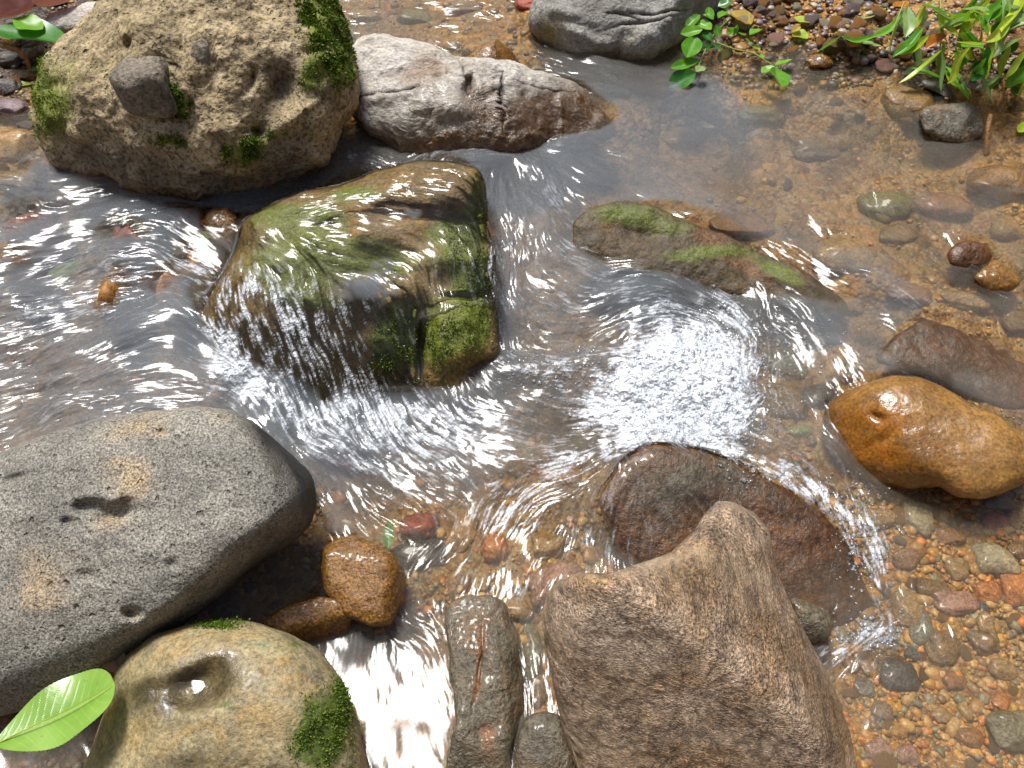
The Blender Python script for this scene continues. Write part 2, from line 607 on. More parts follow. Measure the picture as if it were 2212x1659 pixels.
def tufts(rk, name, spots_, count, size, mat, seed=0, droop=0.0):
    """moss growing on a stone: small pointed leaves, a part of that stone"""
    r = np.random.default_rng(seed)
    wgt = np.clip(spot(rk['px'], rk['py'], [(q[0], q[1], q[2] * 1.25, q[3] * 1.25) + tuple(q[4:]) for q in spots_]), 0, 1.0) ** 1.4
    nz = fbm(rk['V'], 38, 4, seed, 0.65) + 0.22
    wgt = np.where(rk['sn'] > 0.0, wgt * np.clip(nz * 3, 0.0, 1), 0)
    wgt[wgt < 0.04] = 0
    wgt /= wgt.sum()
    count = int(count * 1.5)
    size = size * 0.8
    id_ = r.choice(len(wgt), count, p=wgt)
    b = rk['V'][id_] - rk['base'] + r.normal(0, 0.0015, (count, 3))
    N = rk['N'][id_]
    dirv = N + r.normal(0, 0.7, (count, 3)) + np.array([0, -droop * 0.6, -droop])
    dirv /= np.linalg.norm(dirv, axis=1)[:, None]
    side = np.cross(dirv, r.normal(size=(count, 3)))
    side /= np.linalg.norm(side, axis=1)[:, None]
    s = (size * r.uniform(0.5, 1.4, count))[:, None]
    b = b - N * s * 0.15
    V = np.stack([b - side * s * 0.28, b + side * s * 0.28, b + dirv * s * 0.6 + side * s * 0.3, b + dirv * s * 1.1, b + dirv * s * 0.6 - side * s * 0.3], 1).reshape(-1, 3)
    k = np.arange(count)[:, None] * 5
    F = np.concatenate([k + np.array([[0, 1, 2]]), k + np.array([[0, 2, 4]]), k + np.array([[4, 2, 3]])])
    sh = np.repeat(r.uniform(0, 1, count), 5)
    return mesh_obj(name, V, F, mat, rk['o'], dict(shade=sh), smooth_shade=False)


def leafy_mat(name, stops, trans=0.35, rough=0.45, vein=None):
    t = NT(name)
    c = t.ramp(t.attr('shade'), stops)
    c = t.mix(0.5, c, t.ramp(t.noise(90, 3), [(0.3, 0.6), (0.7, 1.25)]), 'MULTIPLY')
    if vein:
        c = t.mix(t.attr('vein'), c, vein)
    b = t.bsdf(c, rough, None, 0.4)
    tr = t.n('ShaderNodeBsdfTranslucent')
    t.put(tr.inputs[0], c)
    mx = t.n('ShaderNodeMixShader')
    mx.inputs[0].default_value = trans
    t.t.links.new(b, mx.inputs[1]); t.t.links.new(tr.outputs[0], mx.inputs[2])
    return t.surf(mx.outputs[0])


M_MOSS = leafy_mat('moss_green', [(0, (0.03, 0.055, 0.004)), (0.5, (0.10, 0.17, 0.008)), (1, (0.22, 0.30, 0.02))], 0.25, 0.7)
M_ALGAE = leafy_mat('algae_green', [(0, (0.03, 0.045, 0.006)), (0.5, (0.07, 0.11, 0.01)), (1, (0.15, 0.2, 0.02))], 0.25, 0.3)

M_TAN = rock_mat('tan_conglomerate', [(0.11, 0.085, 0.04), (0.33, 0.25, 0.13), (0.56, 0.44, 0.27)], 7, speck=(0.3, 1.35), speck_scale=130, pits=[(60, 0.34, 0.004), (22, 0.2, 0.008)], bump=0.005,
                 fine=0.0016, moss=(0.15, 0.165, 0.018), stain_shade=(0.10, 0.09, 0.08))  # last colour is the shade painted low on the tan boulder
M_GREY = rock_mat('grey_vesicular', [(0.125, 0.117, 0.098), (0.205, 0.19, 0.155), (0.30, 0.275, 0.22)], 5, wet_dark=0.12, wet_rough=0.65, coat=0.0, speck=(0.3, 2.0), speck_scale=330, pits=[(48, 0.24, 0.004), (105, 0.32, 0.0022)], bump=0.002,
                  fine=0.0009, stain_shade=(0.40, 0.27, 0.13), rough=0.7)  # wet tone extra dark: the right flank's shade is in the colour
M_ROUND = rock_mat('lichened_round', [(0.10, 0.09, 0.075), (0.22, 0.185, 0.10), (0.33, 0.26, 0.13), (0.24, 0.235, 0.13)], 11, speck=(0.6, 1.3), speck_scale=190, pits=[(14, 0.16, 0.003)], bump=0.0015, fine=0.0008,
                   stain_shade=(0.36, 0.21, 0.06), stain_noise=0.7, rough=0.55, moss=(0.085, 0.115, 0.015), wet_dark=0.35)
M_PALE = rock_mat('pale_slab', [(0.30, 0.26, 0.20), (0.47, 0.43, 0.37), (0.58, 0.55, 0.50)], 7, speck=(0.6, 1.2), speck_scale=150, bump=0.004, fine=0.001, stain_shade=(0.17, 0.075, 0.012), wet_dark=0.45, stretch=(1, 1.6, 1.0))
M_BASALT = rock_mat('grey_angular', [(0.14, 0.13, 0.11), (0.25, 0.24, 0.21), (0.36, 0.35, 0.32)], 7, speck=(0.6, 1.25), speck_scale=170, bump=0.006, fine=0.0012, stain_shade=(0.22, 0.17, 0.06))
M_MOSSY = rock_mat('mossy_wet', [(0.09, 0.06, 0.02), (0.16, 0.105, 0.03), (0.25, 0.15, 0.035)], 9, coat=0.0, speck=(0.5, 1.4), speck_scale=150, bump=0.004, fine=0.001, moss=(0.13, 0.165, 0.012), wet_dark=0.95, wet_rough=0.55,
                   stain_shade=(0.32, 0.15, 0.03))
M_RIDGE = rock_mat('dark_ridge', [(0.03, 0.022, 0.008), (0.062, 0.042, 0.013), (0.11, 0.06, 0.018)], 10, coat=0.05, speck=(0.5, 1.5), speck_scale=150, bump=0.003, fine=0.001, moss=(0.095, 0.12, 0.008), wet_dark=0.95, wet_rough=0.6, stain_shade=(0.20, 0.08, 0.02))
M_BROWN = rock_mat('brown_schist', streak=(1.0, 0.28, 0.7), cols=[(0.15, 0.085, 0.04), (0.29, 0.18, 0.09), (0.34, 0.24, 0.16), (0.46, 0.33, 0.22)], scale=7, speck=(0.25, 1.9), speck_scale=260, bump=0.0016, fine=0.0022, rough=0.4, stain_shade=(0.46, 0.35, 0.25), wet_dark=0.5,
                   stretch=(1, 1, 1.8))
M_OCHRE = rock_mat('ochre_wet', [(0.14, 0.066, 0.014), (0.25, 0.125, 0.026), (0.35, 0.19, 0.045)], 9, speck=(0.55, 1.35), speck_scale=200, bump=0.0009, fine=0.0003, rough=0.5, coat=0.35, stain_shade=(0.34, 0.12, 0.008), wet_dark=0.8, wet_rough=0.16)
M_RUST = rock_mat('rust_wet', [(0.12, 0.055, 0.012), (0.23, 0.11, 0.022), (0.36, 0.19, 0.045)], 14, speck=(0.35, 1.8), speck_scale=260, bump=0.002, fine=0.001, rough=0.3, wet_dark=0.8, wet_rough=0.17)
M_DARK = rock_mat('dark_slab', [(0.09, 0.08, 0.06), (0.15, 0.13, 0.09), (0.22, 0.18, 0.12)], 12, speck=(0.6, 1.3), speck_scale=200, bump=0.003, fine=0.002, rough=0.3, stain_shade=(0.30, 0.11, 0.02), stain_noise=0.5, wet_dark=0.8, wet_rough=0.2)
M_SUBM = rock_mat('submerged_brown', [(0.05, 0.026, 0.009), (0.095, 0.04, 0.012), (0.16, 0.065, 0.016)], 9, coat=0.1, speck=(0.5, 1.5), speck_scale=130, bump=0.003, fine=0.001, wet_dark=0.9, wet_rough=0.4, stain_shade=(0.07, 0.08, 0.06))
M_KNOB = rock_mat('embedded_grey', [(0.10, 0.085, 0.06), (0.20, 0.165, 0.12), (0.34, 0.28, 0.19)], 16, pits=[(60, 0.3, 0.003)], speck=(0.6, 1.3), speck_scale=160, bump=0.004, fine=0.001)

# 1 -- the big tan boulder
MOSS1 = [(705, 60, 38, 70, 1.1), (720, 130, 25, 40, 0.9), (690, 20, 35, 40, 0.8)]
MOSS1b = [(560, 300, 45, 22, 1.0, -25), (380, 230, 22, 22, 0.9), (385, 310, 22, 10, 0.6)]
MOSS1c = [(95, 190, 22, 70, 0.75), (130, 250, 30, 40, 0.35), (660, 170, 20, 30, 0.5)]
big = stone('boulder', 'huge rounded tan boulder with rough pitted face and green moss, upper left', 'boulder',
            [(190, 42), (130, 85), (92, 140), (70, 200), (66, 250), (80, 300), (108, 348), (150, 385), (200, 408), (270, 428), (350, 442), (440, 450), (520, 446), (600, 430), (660, 402), (700, 356),
             (718, 305), (728, 266), (746, 247), (768, 215), (775, 180), (765, 130), (750, 60), (722, 8), (685, -40), (600, -80), (450, -95), (320, -66), (250, -10)],
            (420, 438), M_TAN, elev=42, front=0.16, back=0.26, p=2.35, lowamp=0.03, lowscale=5.5, hiamp=0.008, hiscale=18, wetline=0.012, sink=0.03,
            cuts=[(700, 20, 735, 300, 0.9), (700, 330, 250, 300, 0.55)],
            bumps=[(302, 222, 44, 44, 0.02, 20, 4), (430, 150, 20, 22, 0.018), (600, 190, 30, 32, -0.05), (545, 165, 18, 18, -0.032), (452, 148, 12, 18, -0.02), (265, 95, 18, 14, 0.016), (275, 105, 10, 14, -0.016),
                   (130, 175, 25, 16, -0.018), (390, 262, 40, 22, -0.03), (480, 250, 60, 25, 0.02, -20), (640, 245, 40, 20, 0.025, -30), (560, 255, 34, 18, -0.036), (500, 380, 35, 20, 0.02), (400, 372, 30, 15, 0.015),
                   (225, 300, 40, 18, -0.018), (180, 340, 30, 20, -0.012), (530, 110, 30, 15, -0.012), (430, 90, 35, 14, 0.012), (650, 120, 25, 20, -0.012)],
            moss=MOSS1 + MOSS1b + MOSS1c + [(200, 160, 110, 90, 0.34), (500, 180, 220, 100, 0.26), (350, 330, 200, 60, 0.34), (300, 60, 140, 50, 0.28), (680, 100, 60, 110, 0.4), (120, 220, 50, 120, 0.4)], stain_shade=[(430, 400, 300, 50, 0.8), (640, 330, 80, 70, 0.6), (620, 190, 40, 50, 0.4), (250, 330, 120, 40, 0.4)], seed=2, res=(420, 260))  # dark spots along the bottom paint the shade on the boulder's underside
def clast(px, py, size, seed, stretch=(1, 1, 1), out=0.2):
    r = np.random.default_rng(seed)
    V0, F0 = ico_shape(4)
    q = cobble_shape(r, V0, .6, 1.0) * size * np.array(stretch)
    k = np.argmin((big['px'] - px) ** 2 + (big['py'] - py) ** 2 + 1e6 * (big['sn'] < 0))
    mesh_obj('embedded_stone', q + big['V'][k] - big['base'] + big['N'][k] * size * out, F0, M_KNOB, big['o'])


EMBED = [(300, 212, 0.060, 26, (1, 1.1, .95), -.55), (436, 138, 0.022, 8, (1, 1, 1.5), -.6)]
tufts(big, 'moss', MOSS1, 5200, 0.006, M_MOSS, 3)
tufts(big, 'moss', MOSS1b, 3000, 0.005, M_MOSS, 4)
tufts(big, 'moss', MOSS1c, 1600, 0.004, M_MOSS, 5)

for q in EMBED: clast(*q)

# 2 -- the pale wet slab behind
slab = stone('boulder', 'pale whitish slab with a dark notch and rusty wet right end, behind the mossy block', 'boulder',
             [(762, 112), (788, 88), (830, 84), (870, 91), (930, 105), (985, 130), (1040, 130), (1100, 137), (1180, 165), (1240, 185), (1275, 215), (1302, 255), (1330, 290), (1290, 306), (1200, 318), (1100, 330),
              (1000, 342), (920, 335), (850, 316), (790, 275), (765, 242), (756, 180)],
             (1000, 325), M_PALE, elev=69, azim=-4, front=0.05, back=0.20, p=4.5, sm=0.9, lowamp=0.011, lowscale=10, hiamp=0.009, hiscale=16, ridge=True, wetline=0.035, sink=-0.006,
             cuts=[(1080, 120, 1082, 330, 0.30), (1330, 245, 1060, 225, 0.35), (1000, 110, 1030, 340, 0.15), (1300, 290, 760, 255, 0.3)],
             bumps=[(1012, 188, 13, 24, -0.03, 14, 4), (1000, 140, 5, 40, -0.012, -12, 4), (1085, 215, 4, 50, -0.018, 0, 4), (1078, 190, 8, 7, -0.015), (1170, 190, 60, 4, -0.010, 14, 4), (932, 238, 12, 16, -0.010), (850, 200, 70, 4, -0.006, -15, 4), (980, 235, 60, 20, 0.014, 12), (850, 130, 40, 30, 0.01)],
             stain_shade=[(1180, 265, 130, 42, 1.6), (1200, 215, 80, 30, 0.7), (1000, 310, 130, 22, 1.3), (933, 240, 16, 18, 0.8), (1018, 200, 10, 24, 0.9), (1050, 245, 26, 40, 0.7), (880, 300, 60, 18, 0.5), (900, 150, 70, 40, 0.25), (970, 150, 60, 20, 0.3), (1260, 235, 40, 20, 0.4)],
             wet=[(920, 250, 170, 60, 0.75), (1160, 260, 170, 60, 1.1), (1180, 200, 100, 30, 0.7), (1000, 310, 200, 30, 1.0)], seed=5, res=(420, 220))
stone('stone', 'small pointed brown stone shining wet just behind the pale slab', 'stone',
      [(1012, 128), (1030, 105), (1058, 88), (1075, 84), (1095, 98), (1120, 130), (1150, 165), (1080, 160), (1030, 145)], (1080, 155), M_RUST, elev=50, front=0.03, back=0.08, p=1.7, lowamp=0.006,
      cuts=[(1070, 85, 1075, 160, 1.0)], stain_shade=[(1068, 110, 14, 30, 0.0)], wet=[(1080, 120, 80, 60, 1)], seed=9, res=(160, 100))
# 4 -- the grey angular boulder
stone('boulder', 'grey angular boulder with flat top and cracked front at the far edge of the stream', 'boulder',
      [(1145, 48), (1150, 20), (1165, -10), (1190, -60), (1320, -90), (1450, -90), (1580, -70), (1568, -10), (1545, 30), (1505, 72), (1452, 115), (1396, 136), (1340, 138), (1270, 118), (1205, 116), (1165, 88), (1150, 68)],
      (1340, 130), M_BASALT, elev=62, azim=0, front=0.05, back=0.2, p=3.2, lowamp=0.014, lowscale=7, hiamp=0.006, hiscale=18, ridge=True, wetline=0.01,
      cuts=[(1515, -60, 1392, 145, 2.2), (1395, 75, 1150, 20, 0.55), (1250, 120, 1160, 10, 0.5)],
      bumps=[(1430, 28, 60, 5, -0.016, -6, 4), (1390, 52, 60, 5, -0.014, -10, 4), (1350, 40, 40, 4, -0.01, 5, 4), (1250, 70, 30, 10, 0.014, 20), (1300, 95, 40, 14, 0.012), (1330, 110, 10, 20, -0.012), (1235, 35, 40, 12, 0.01, 10)],
      stain_shade=[(1195, 75, 40, 30, 0.8), (1380, 65, 30, 20, 0.2), (1330, 105, 40, 25, 0.25)], moss=[(1195, 75, 30, 25, 0.35), (1375, 62, 25, 14, 0.3)], seed=12, res=(320, 200))

# 5 -- the mossy block with water running over it
def film5(x, y):
    return ~inside([(905, 690), (1000, 655), (1070, 660), (1090, 800), (1040, 850), (880, 800)], x, y)
MOSS5 = [(700, 540, 220, 90, 0.45), (950, 700, 120, 90, 0.3), (900, 400, 120, 40, 0.3), (640, 470, 110, 35, 0.8), (760, 560, 200, 40, 0.55), (1000, 500, 50, 60, 0.9), (950, 500, 40, 20, 0.5), (1010, 600, 40, 60, 0.8), (620, 600, 90, 60, 0.7), (850, 740, 60, 80, 0.9), (960, 720, 70, 70, 0.8), (700, 660, 100, 30, 0.5),
         (760, 420, 60, 20, 0.7), (1030, 420, 20, 60, 0.6), (1040, 700, 25, 60, 0.6)]
mossy = stone('boulder', 'large blocky boulder coated in green moss with water sheeting over it, in midstream', 'boulder',
              [(430, 700), (470, 620), (510, 545), (530, 475), (600, 440), (650, 420), (760, 398), (825, 368), (900, 353), (1000, 353), (1034, 365), (1044, 420), (1047, 510), (1062, 540), (1064, 620), (1074, 700), (1080, 760), (1064, 800),
               (1038, 812), (1020, 850), (930, 860), (830, 850), (700, 870), (580, 830), (490, 780)],
              (840, 850), M_MOSSY, elev=68, front=0.06, back=0.22, p=4.0, lowamp=0.008, lowscale=6, hiamp=0.0035, hiscale=20, ridge=False, wetline=0.3, sink=-0.005,
              cuts=[(1080, 640, 440, 655, 0.30), (560, 800, 520, 440, 0.4)],
              bumps=[(930, 468, 120, 8, -0.02, 3, 4), (940, 405, 90, 45, 0.012, 0, 4), (720, 490, 35, 22, -0.010), (770, 470, 25, 40, 0.006), (905, 740, 10, 70, -0.035, 0, 4), (980, 720, 55, 80, 0.022, 0, 4), (1045, 800, 22, 16, -0.06),
                     (960, 560, 80, 14, 0.006, -5), (620, 560, 80, 30, 0.006), (990, 640, 40, 8, -0.018, 0, 4), (800, 690, 50, 40, -0.008)],
              moss=MOSS5, stain_shade=[(770, 490, 22, 40, 0.8), (920, 740, 14, 50, 0.5), (890, 390, 60, 25, 0.4), (990, 745, 40, 40, 0.35)], seed=21, film=film5, res=(420, 260))
tufts(mossy, 'moss', [(850, 740, 50, 70, 1.0), (960, 730, 60, 60, 0.9), (1000, 520, 40, 60, 0.8), (1020, 620, 30, 50, 0.8), (870, 800, 40, 30, 0.7)], 6000, 0.0036, M_ALGAE, 8, 0.7)
# 6 -- the low mossy ridge
stone('boulder', 'low green mossy ridge of rock barely breaking the surface right of the mossy block', 'boulder',
      [(1235, 475), (1290, 445), (1345, 436), (1400, 442), (1480, 476), (1560, 506), (1650, 545), (1720, 575), (1780, 615), (1850, 672), (1790, 690), (1690, 665), (1600, 640), (1500, 612), (1400, 600), (1300, 582), (1235, 530)],
      (1500, 555), M_RIDGE, elev=66, front=0.022, back=0.10, p=2.4, lowamp=0.008, hiamp=0.004, wetline=0.2, sink=0.002,
      bumps=[(1370, 500, 60, 20, -0.012, 10), (1450, 460, 60, 12, 0.006, 20), (1740, 620, 110, 30, 0.016, 30)],
      moss=[(1500, 520, 320, 60, 0.3), (1350, 460, 90, 25, 0.8), (1450, 490, 60, 20, 0.4), (1560, 540, 60, 14, 0.6), (1690, 590, 60, 18, 1.0, 30), (1480, 555, 60, 15, 0.6)], stain_shade=[(1520, 510, 90, 18, 0.5, 25), (1620, 580, 60, 16, 0.5, 25), (1310, 480, 30, 14, 0.4)], seed=25,
      film=lambda x, y: y > 515 + 0.36 * (x - 1260) + 16 * np.sin(x / 60), res=(320, 130))
# 7 -- the grey vesicular boulder
stone('boulder', 'big grey boulder peppered with tiny holes and one double hollow, at the left edge', 'boulder',
      [(-140, 1040), (-20, 985), (100, 940), (200, 912), (320, 890), (420, 881), (500, 888), (555, 915), (600, 955), (650, 1000), (676, 1030), (682, 1090), (668, 1140), (612, 1180), (552, 1222), (490, 1278), (425, 1330), (350, 1372), (280, 1420), (180, 1480), (60, 1530), (-60, 1560), (-180, 1500)],
      (300, 1440, -.035), M_GREY, elev=64, azim=-4, front=0.10, back=0.2, p=2.7, lowamp=0.010, lowscale=4, hiamp=0.0016, hiscale=30, wetline=0.02,
      cuts=[(512, 880, 628, 1085, 2.6), (645, 1080, 335, 1340, 2.6), (420, 1300, 0, 1470, 0.6)],
      bumps=[(192, 1092, 34, 15, -0.022, -5, 3), (252, 1104, 44, 18, -0.034, -8, 3), (142, 1127, 16, 9, -0.012), (272, 1080, 14, 8, -0.012), (284, 1322, 18, 13, -0.02), (352, 932, 7, 6, -0.01), (183, 1242, 20, 12, -0.008), (365, 1216, 14, 10, -0.007),
             (90, 1300, 60, 30, 0.006), (30, 1030, 30, 8, -0.01, -10)],
      stain_shade=[(300, 920, 60, 22, 0.7, -14), (280, 1030, 45, 38, 0.45), (353, 933, 10, 8, 1.0), (235, 1130, 40, 16, 0.5), (240, 1000, 40, 10, 0.35), (285, 1324, 15, 10, 0.5), (80, 1250, 110, 80, 0.2), (455, 890, 60, 14, 0.4)], wet=[(612, 962, 110, 30, 1.6, 47), (668, 1060, 26, 80, 1.6), (560, 1230, 110, 26, 1.0, -38)],  # wet right flank and lower edge, with their shade painted in too
      moss=[(150, 1130, 16, 8, 0.5), (100, 1290, 40, 25, 0.25), (230, 1470, 90, 30, 0.3), (470, 905, 50, 14, 0.35)], seed=31, res=(440, 260))
# 8 -- the round lichened rock with a puddle
rnd = stone('boulder', 'rounded yellowish boulder with a small water-filled hollow on top, nearest at the bottom left', 'boulder',
            [(165, 1690), (205, 1590), (232, 1510), (246, 1450), (270, 1415), (330, 1368), (430, 1341), (500, 1336), (560, 1342), (625, 1366), (690, 1402), (742, 1470), (772, 1550), (792, 1640), (805, 1730), (700, 1800), (400, 1810), (160, 1770)],
            (520, 1720, -.115), M_ROUND, elev=62, front=0.13, back=0.16, p=2.25, lowamp=0.008, lowscale=5, hiamp=0.0014, hiscale=30, wetline=0.012,
            bumps=[(420, 1482, 66, 46, -0.034, -20, 3), (330, 1480, 50, 20, -0.008, -12), (455, 1440, 60, 22, -0.006, -30), (225, 1600, 40, 40, -0.01), (615, 1425, 18, 12, 0.003)],
            moss=[(690, 1560, 130, 150, 0.36), (450, 1500, 160, 120, 0.2), (710, 1560, 45, 55, 0.75), (690, 1610, 50, 50, 0.7), (740, 1500, 20, 50, 0.5), (470, 1345, 45, 9, 0.9), (640, 1390, 40, 14, 0.45), (480, 1520, 40, 14, 0.4)], stain_shade=[(612, 1427, 20, 14, 0.8), (300, 1560, 60, 50, 0.35), (560, 1560, 70, 60, 0.3), (590, 1440, 30, 40, 0.3)],
            wet=[(420, 1475, 90, 62, 1.3, -20), (310, 1490, 55, 30, 1.1, -15), (450, 1430, 60, 22, 1.0, -20), (395, 1640, 50, 18, 0.8)], seed=36, res=(420, 260))
tufts(rnd, 'moss', [(710, 1560, 40, 50, 0.9), (690, 1615, 40, 40, 0.8), (470, 1345, 40, 8, 1.0), (735, 1500, 16, 40, 0.7)], 3600, 0.0032, M_MOSS, 13)
# 9, 10 -- the two rust stones
stone('stone', 'square rust-brown wet stone standing in the current beside the grey boulder', 'stone',
      [(698, 1180), (735, 1160), (775, 1158), (850, 1198), (878, 1238), (874, 1300), (845, 1352), (800, 1356), (740, 1330), (705, 1280), (692, 1230)], (790, 1352), M_RUST, elev=66, front=0.03, back=0.09, p=5, sm=0.8, sink=-0.014, lowamp=0.006,
      cuts=[(852, 1190, 838, 1370, 1.8), (690, 1186, 880, 1218, 0.8)], wet=[(790, 1250, 200, 200, 1)], seed=41, res=(220, 130))
stone('stone', 'flat rust-brown wet stone between the yellowish boulder and the square rust stone', 'stone',
      [(566, 1345), (600, 1318), (650, 1298), (690, 1288), (750, 1298), (764, 1328), (750, 1372), (695, 1405), (645, 1392), (590, 1370)], (690, 1400), M_RUST, elev=66, front=0.022, back=0.08, p=5, sm=0.8, sink=-0.012, lowamp=0.006,
      cuts=[(772, 1326, 590, 1386, 1.8)], wet=[(660, 1340, 200, 200, 1)], seed=44, res=(220, 130))
# 11, 12 -- the dark slab and its neighbour
stone('stone', 'dark wet slab with rusty veins between the calm bottom pool and the big brown rock', 'stone',
      [(968, 1300), (1010, 1284), (1060, 1286), (1098, 1304), (1118, 1370), (1130, 1450), (1132, 1530), (1118, 1580), (1100, 1640), (1110, 1720), (950, 1730), (966, 1640), (978, 1560), (970, 1450), (966, 1370)], (1040, 1640, -.092), M_DARK, elev=82,
      front=0.024, back=0.10, p=4.5, lowamp=0.008, lowscale=8, hiamp=0.004, cuts=[(1085, 1290, 1110, 1650, 1.2), (1120, 1600, 970, 1580, 0.45)],
      bumps=[(1034, 1440, 5, 90, -0.005, 6, 3), (1055, 1580, 24, 20, -0.010), (1000, 1500, 30, 60, 0.004)], stain_shade=[(1030, 1450, 10, 90, 0.9, 6), (1055, 1590, 24, 40, 0.8), (1020, 1330, 60, 20, 0.3)], wet=[(1040, 1450, 200, 300, 1)], seed=48, res=(280, 180))
stone('stone', 'small olive-brown wet stone wedged against the left foot of the big brown rock', 'stone',
      [(1120, 1580), (1140, 1545), (1175, 1536), (1210, 1548), (1230, 1590), (1248, 1660), (1240, 1730), (1110, 1730)], (1180, 1700, -.105), M_DARK, elev=66, front=0.03, back=0.08, p=2.5, lowamp=0.006, wet=[(1180, 1600, 200, 200, 1)], moss=[(1190, 1570, 40, 20, 0.3)], seed=51, res=(200, 120))
# 13 -- the big brown rock
stone('boulder', 'big rough brown rock with a raised blunt peak, dominating the bottom right foreground', 'boulder',
      [(1172, 1330), (1186, 1285), (1210, 1254), (1255, 1240), (1310, 1242), (1345, 1232), (1400, 1214), (1450, 1196), (1495, 1155), (1530, 1105), (1552, 1084), (1585, 1086), (1630, 1110), (1660, 1145), (1668, 1195), (1682, 1250), (1715, 1325), (1752, 1395), (1785, 1455),
       (1812, 1520), (1835, 1590), (1852, 1670), (1860, 1760), (1600, 1800), (1290, 1790), (1252, 1680), (1222, 1590), (1196, 1480), (1180, 1390)],
      (1530, 1740, .03), M_BROWN, elev=62, front=0.085, back=0.16, p=5.0, sm=0.4, lowamp=0.0018, lowscale=9, hiamp=0.0022, hiscale=40, ridge=True, wetline=0.02,
      cuts=[(1310, 1235, 1740, 1560, 0.95), (1730, 1580, 1320, 1262, 0.42), (1640, 1180, 1800, 1700, 1.1), (1200, 1500, 1290, 1230, 0.7), (1700, 1190, 1500, 1180, 0.22), (1480, 1300, 1270, 1250, 0.12)],
      bumps=[(1455, 1245, 30, 30, -0.008), (1250, 1300, 40, 20, -0.006)],
      stain_shade=[(1700, 1540, 60, 60, 0.5), (1560, 1350, 40, 60, 0.3), (1350, 1380, 120, 70, 0.45), (1480, 1320, 60, 50, 0.3)], wet=[(1560, 1230, 100, 130, 0.9), (1450, 1240, 80, 30, 0.6), (1640, 1380, 60, 90, 0.6, -30), (1760, 1500, 40, 140, 0.9, -15), (1400, 1600, 200, 60, 0.35), (1300, 1500, 60, 60, 0.3), (1810, 1600, 30, 100, 1)], seed=55, res=(460, 280))
# 14 -- the brown dome under water behind it
stone('boulder', 'reddish brown dome of rock under thin running water behind the big brown rock', 'boulder',
      [(1290, 1080), (1340, 1000), (1400, 958), (1480, 965), (1580, 995), (1680, 1045), (1760, 1098), (1825, 1165), (1865, 1255), (1895, 1325), (1830, 1372), (1760, 1390), (1690, 1370), (1600, 1340), (1450, 1280), (1340, 1200)],
      (1700, 1360), M_SUBM, elev=68, front=0.020, back=0.12, p=2.6, lowamp=0.005, hiamp=0.0015, wetline=0.3, sink=0.050, cuts=[(1890, 1300, 1780, 1390, 1.2), (1900, 1330, 1700, 1340, 0.8)],
      stain_shade=[(1500, 1030, 90, 40, 0.6), (1420, 1100, 60, 50, 0.4)], moss=[(1700, 1110, 60, 20, 0.25)], seed=61, film=lambda x, y: y < 1310, res=(320, 180))
stone('stone', 'small dark wet stone at the lower tip of the reddish dome', 'stone', [(1708, 1290), (1745, 1300), (1790, 1322), (1802, 1352), (1790, 1382), (1745, 1395), (1715, 1365)], (1755, 1388), M_DARK, elev=62, front=0.03, back=0.06, p=2.5,
      wet=[(1750, 1340, 100, 100, 1)], lowamp=0.005, seed=63, res=(160, 100))
# 16 -- the ochre boulder
stone('boulder', 'smooth ochre orange boulder shining wet on its left side, at the right edge', 'boulder',
      [(1768, 930), (1782, 880), (1815, 850), (1860, 828), (1930, 811), (1985, 813), (2035, 832), (2090, 866), (2150, 892), (2205, 932), (2240, 985), (2225, 1035), (2170, 1066), (2120, 1080), (2070, 1075), (2030, 1052), (1960, 1060), (1890, 1048), (1820, 1010), (1784, 970)],
      (2000, 1055), M_OCHRE, elev=66, azim=-38, front=0.06, back=0.13, p=3.0, lowamp=0.008, hiamp=0.0016, wetline=0.03, sink=-0.014, cuts=[(2020, 1040, 1870, 830, 0.5)],
      bumps=[(1890, 900, 16, 8, -0.008, 20), (1900, 950, 50, 14, -0.004, -30)],
      stain_shade=[(1830, 940, 70, 60, 0.7), (1890, 990, 100, 30, 0.7), (1920, 920, 40, 30, 0.5)], wet=[(1880, 930, 130, 90, 1.2), (1950, 985, 120, 40, 1.0)], seed=66, res=(320, 190))
# smaller stones standing out of the water on the right
stone('stone', 'dark grey wet stone in the shallows beside a brown twig, right of the pool', 'stone', [(1985, 245), (2000, 232), (2040, 223), (2085, 220), (2112, 235), (2126, 262), (2124, 292), (2090, 310), (2040, 305), (1995, 285)], (2060, 300), M_DARK, elev=58, front=0.03, back=0.08, p=2.6,
      lowamp=0.008, hiamp=0.004, wetline=0.02, wet=[(2020, 270, 60, 30, 1)], seed=71, res=(200, 120))
stone('stone', 'small dark red stone poking out of the riffle at the right edge', 'stone', [(2045, 550), (2060, 530), (2095, 520), (2130, 528), (2142, 552), (2130, 580), (2085, 588), (2052, 575)], (2095, 580), M_SUBM, elev=60, sink=0.012, front=0.02, back=0.06, p=2.2, wet=[(2090, 555, 100, 100, 1)], lowamp=0.006, seed=73, res=(160, 100))
stone('stone', 'small tan stone poking out just below the dark red one, right edge', 'stone', [(2105, 600), (2125, 578), (2160, 570), (2190, 585), (2205, 612), (2185, 632), (2140, 632)], (2155, 630), M_OCHRE, elev=60, sink=0.012, front=0.018, back=0.06, p=2.2, wet=[(2150, 600, 100, 100, 1)], lowamp=0.006, seed=75, res=(160, 100))
stone('stone', 'long brown slab lying under water above the ochre boulder', 'stone', [(1880, 790), (1930, 735), (2000, 690), (2080, 720), (2160, 760), (2240, 800), (2240, 880), (2170, 880), (2100, 850), (2030, 820), (1960, 800)], (2080, 850), M_SUBM, elev=74, front=0.02, back=0.06, p=3.0, lowamp=0.008, wetline=0.3, sink=0.042, moss=[(2100, 760, 60, 30, 0.35)], seed=77, res=(240, 120))
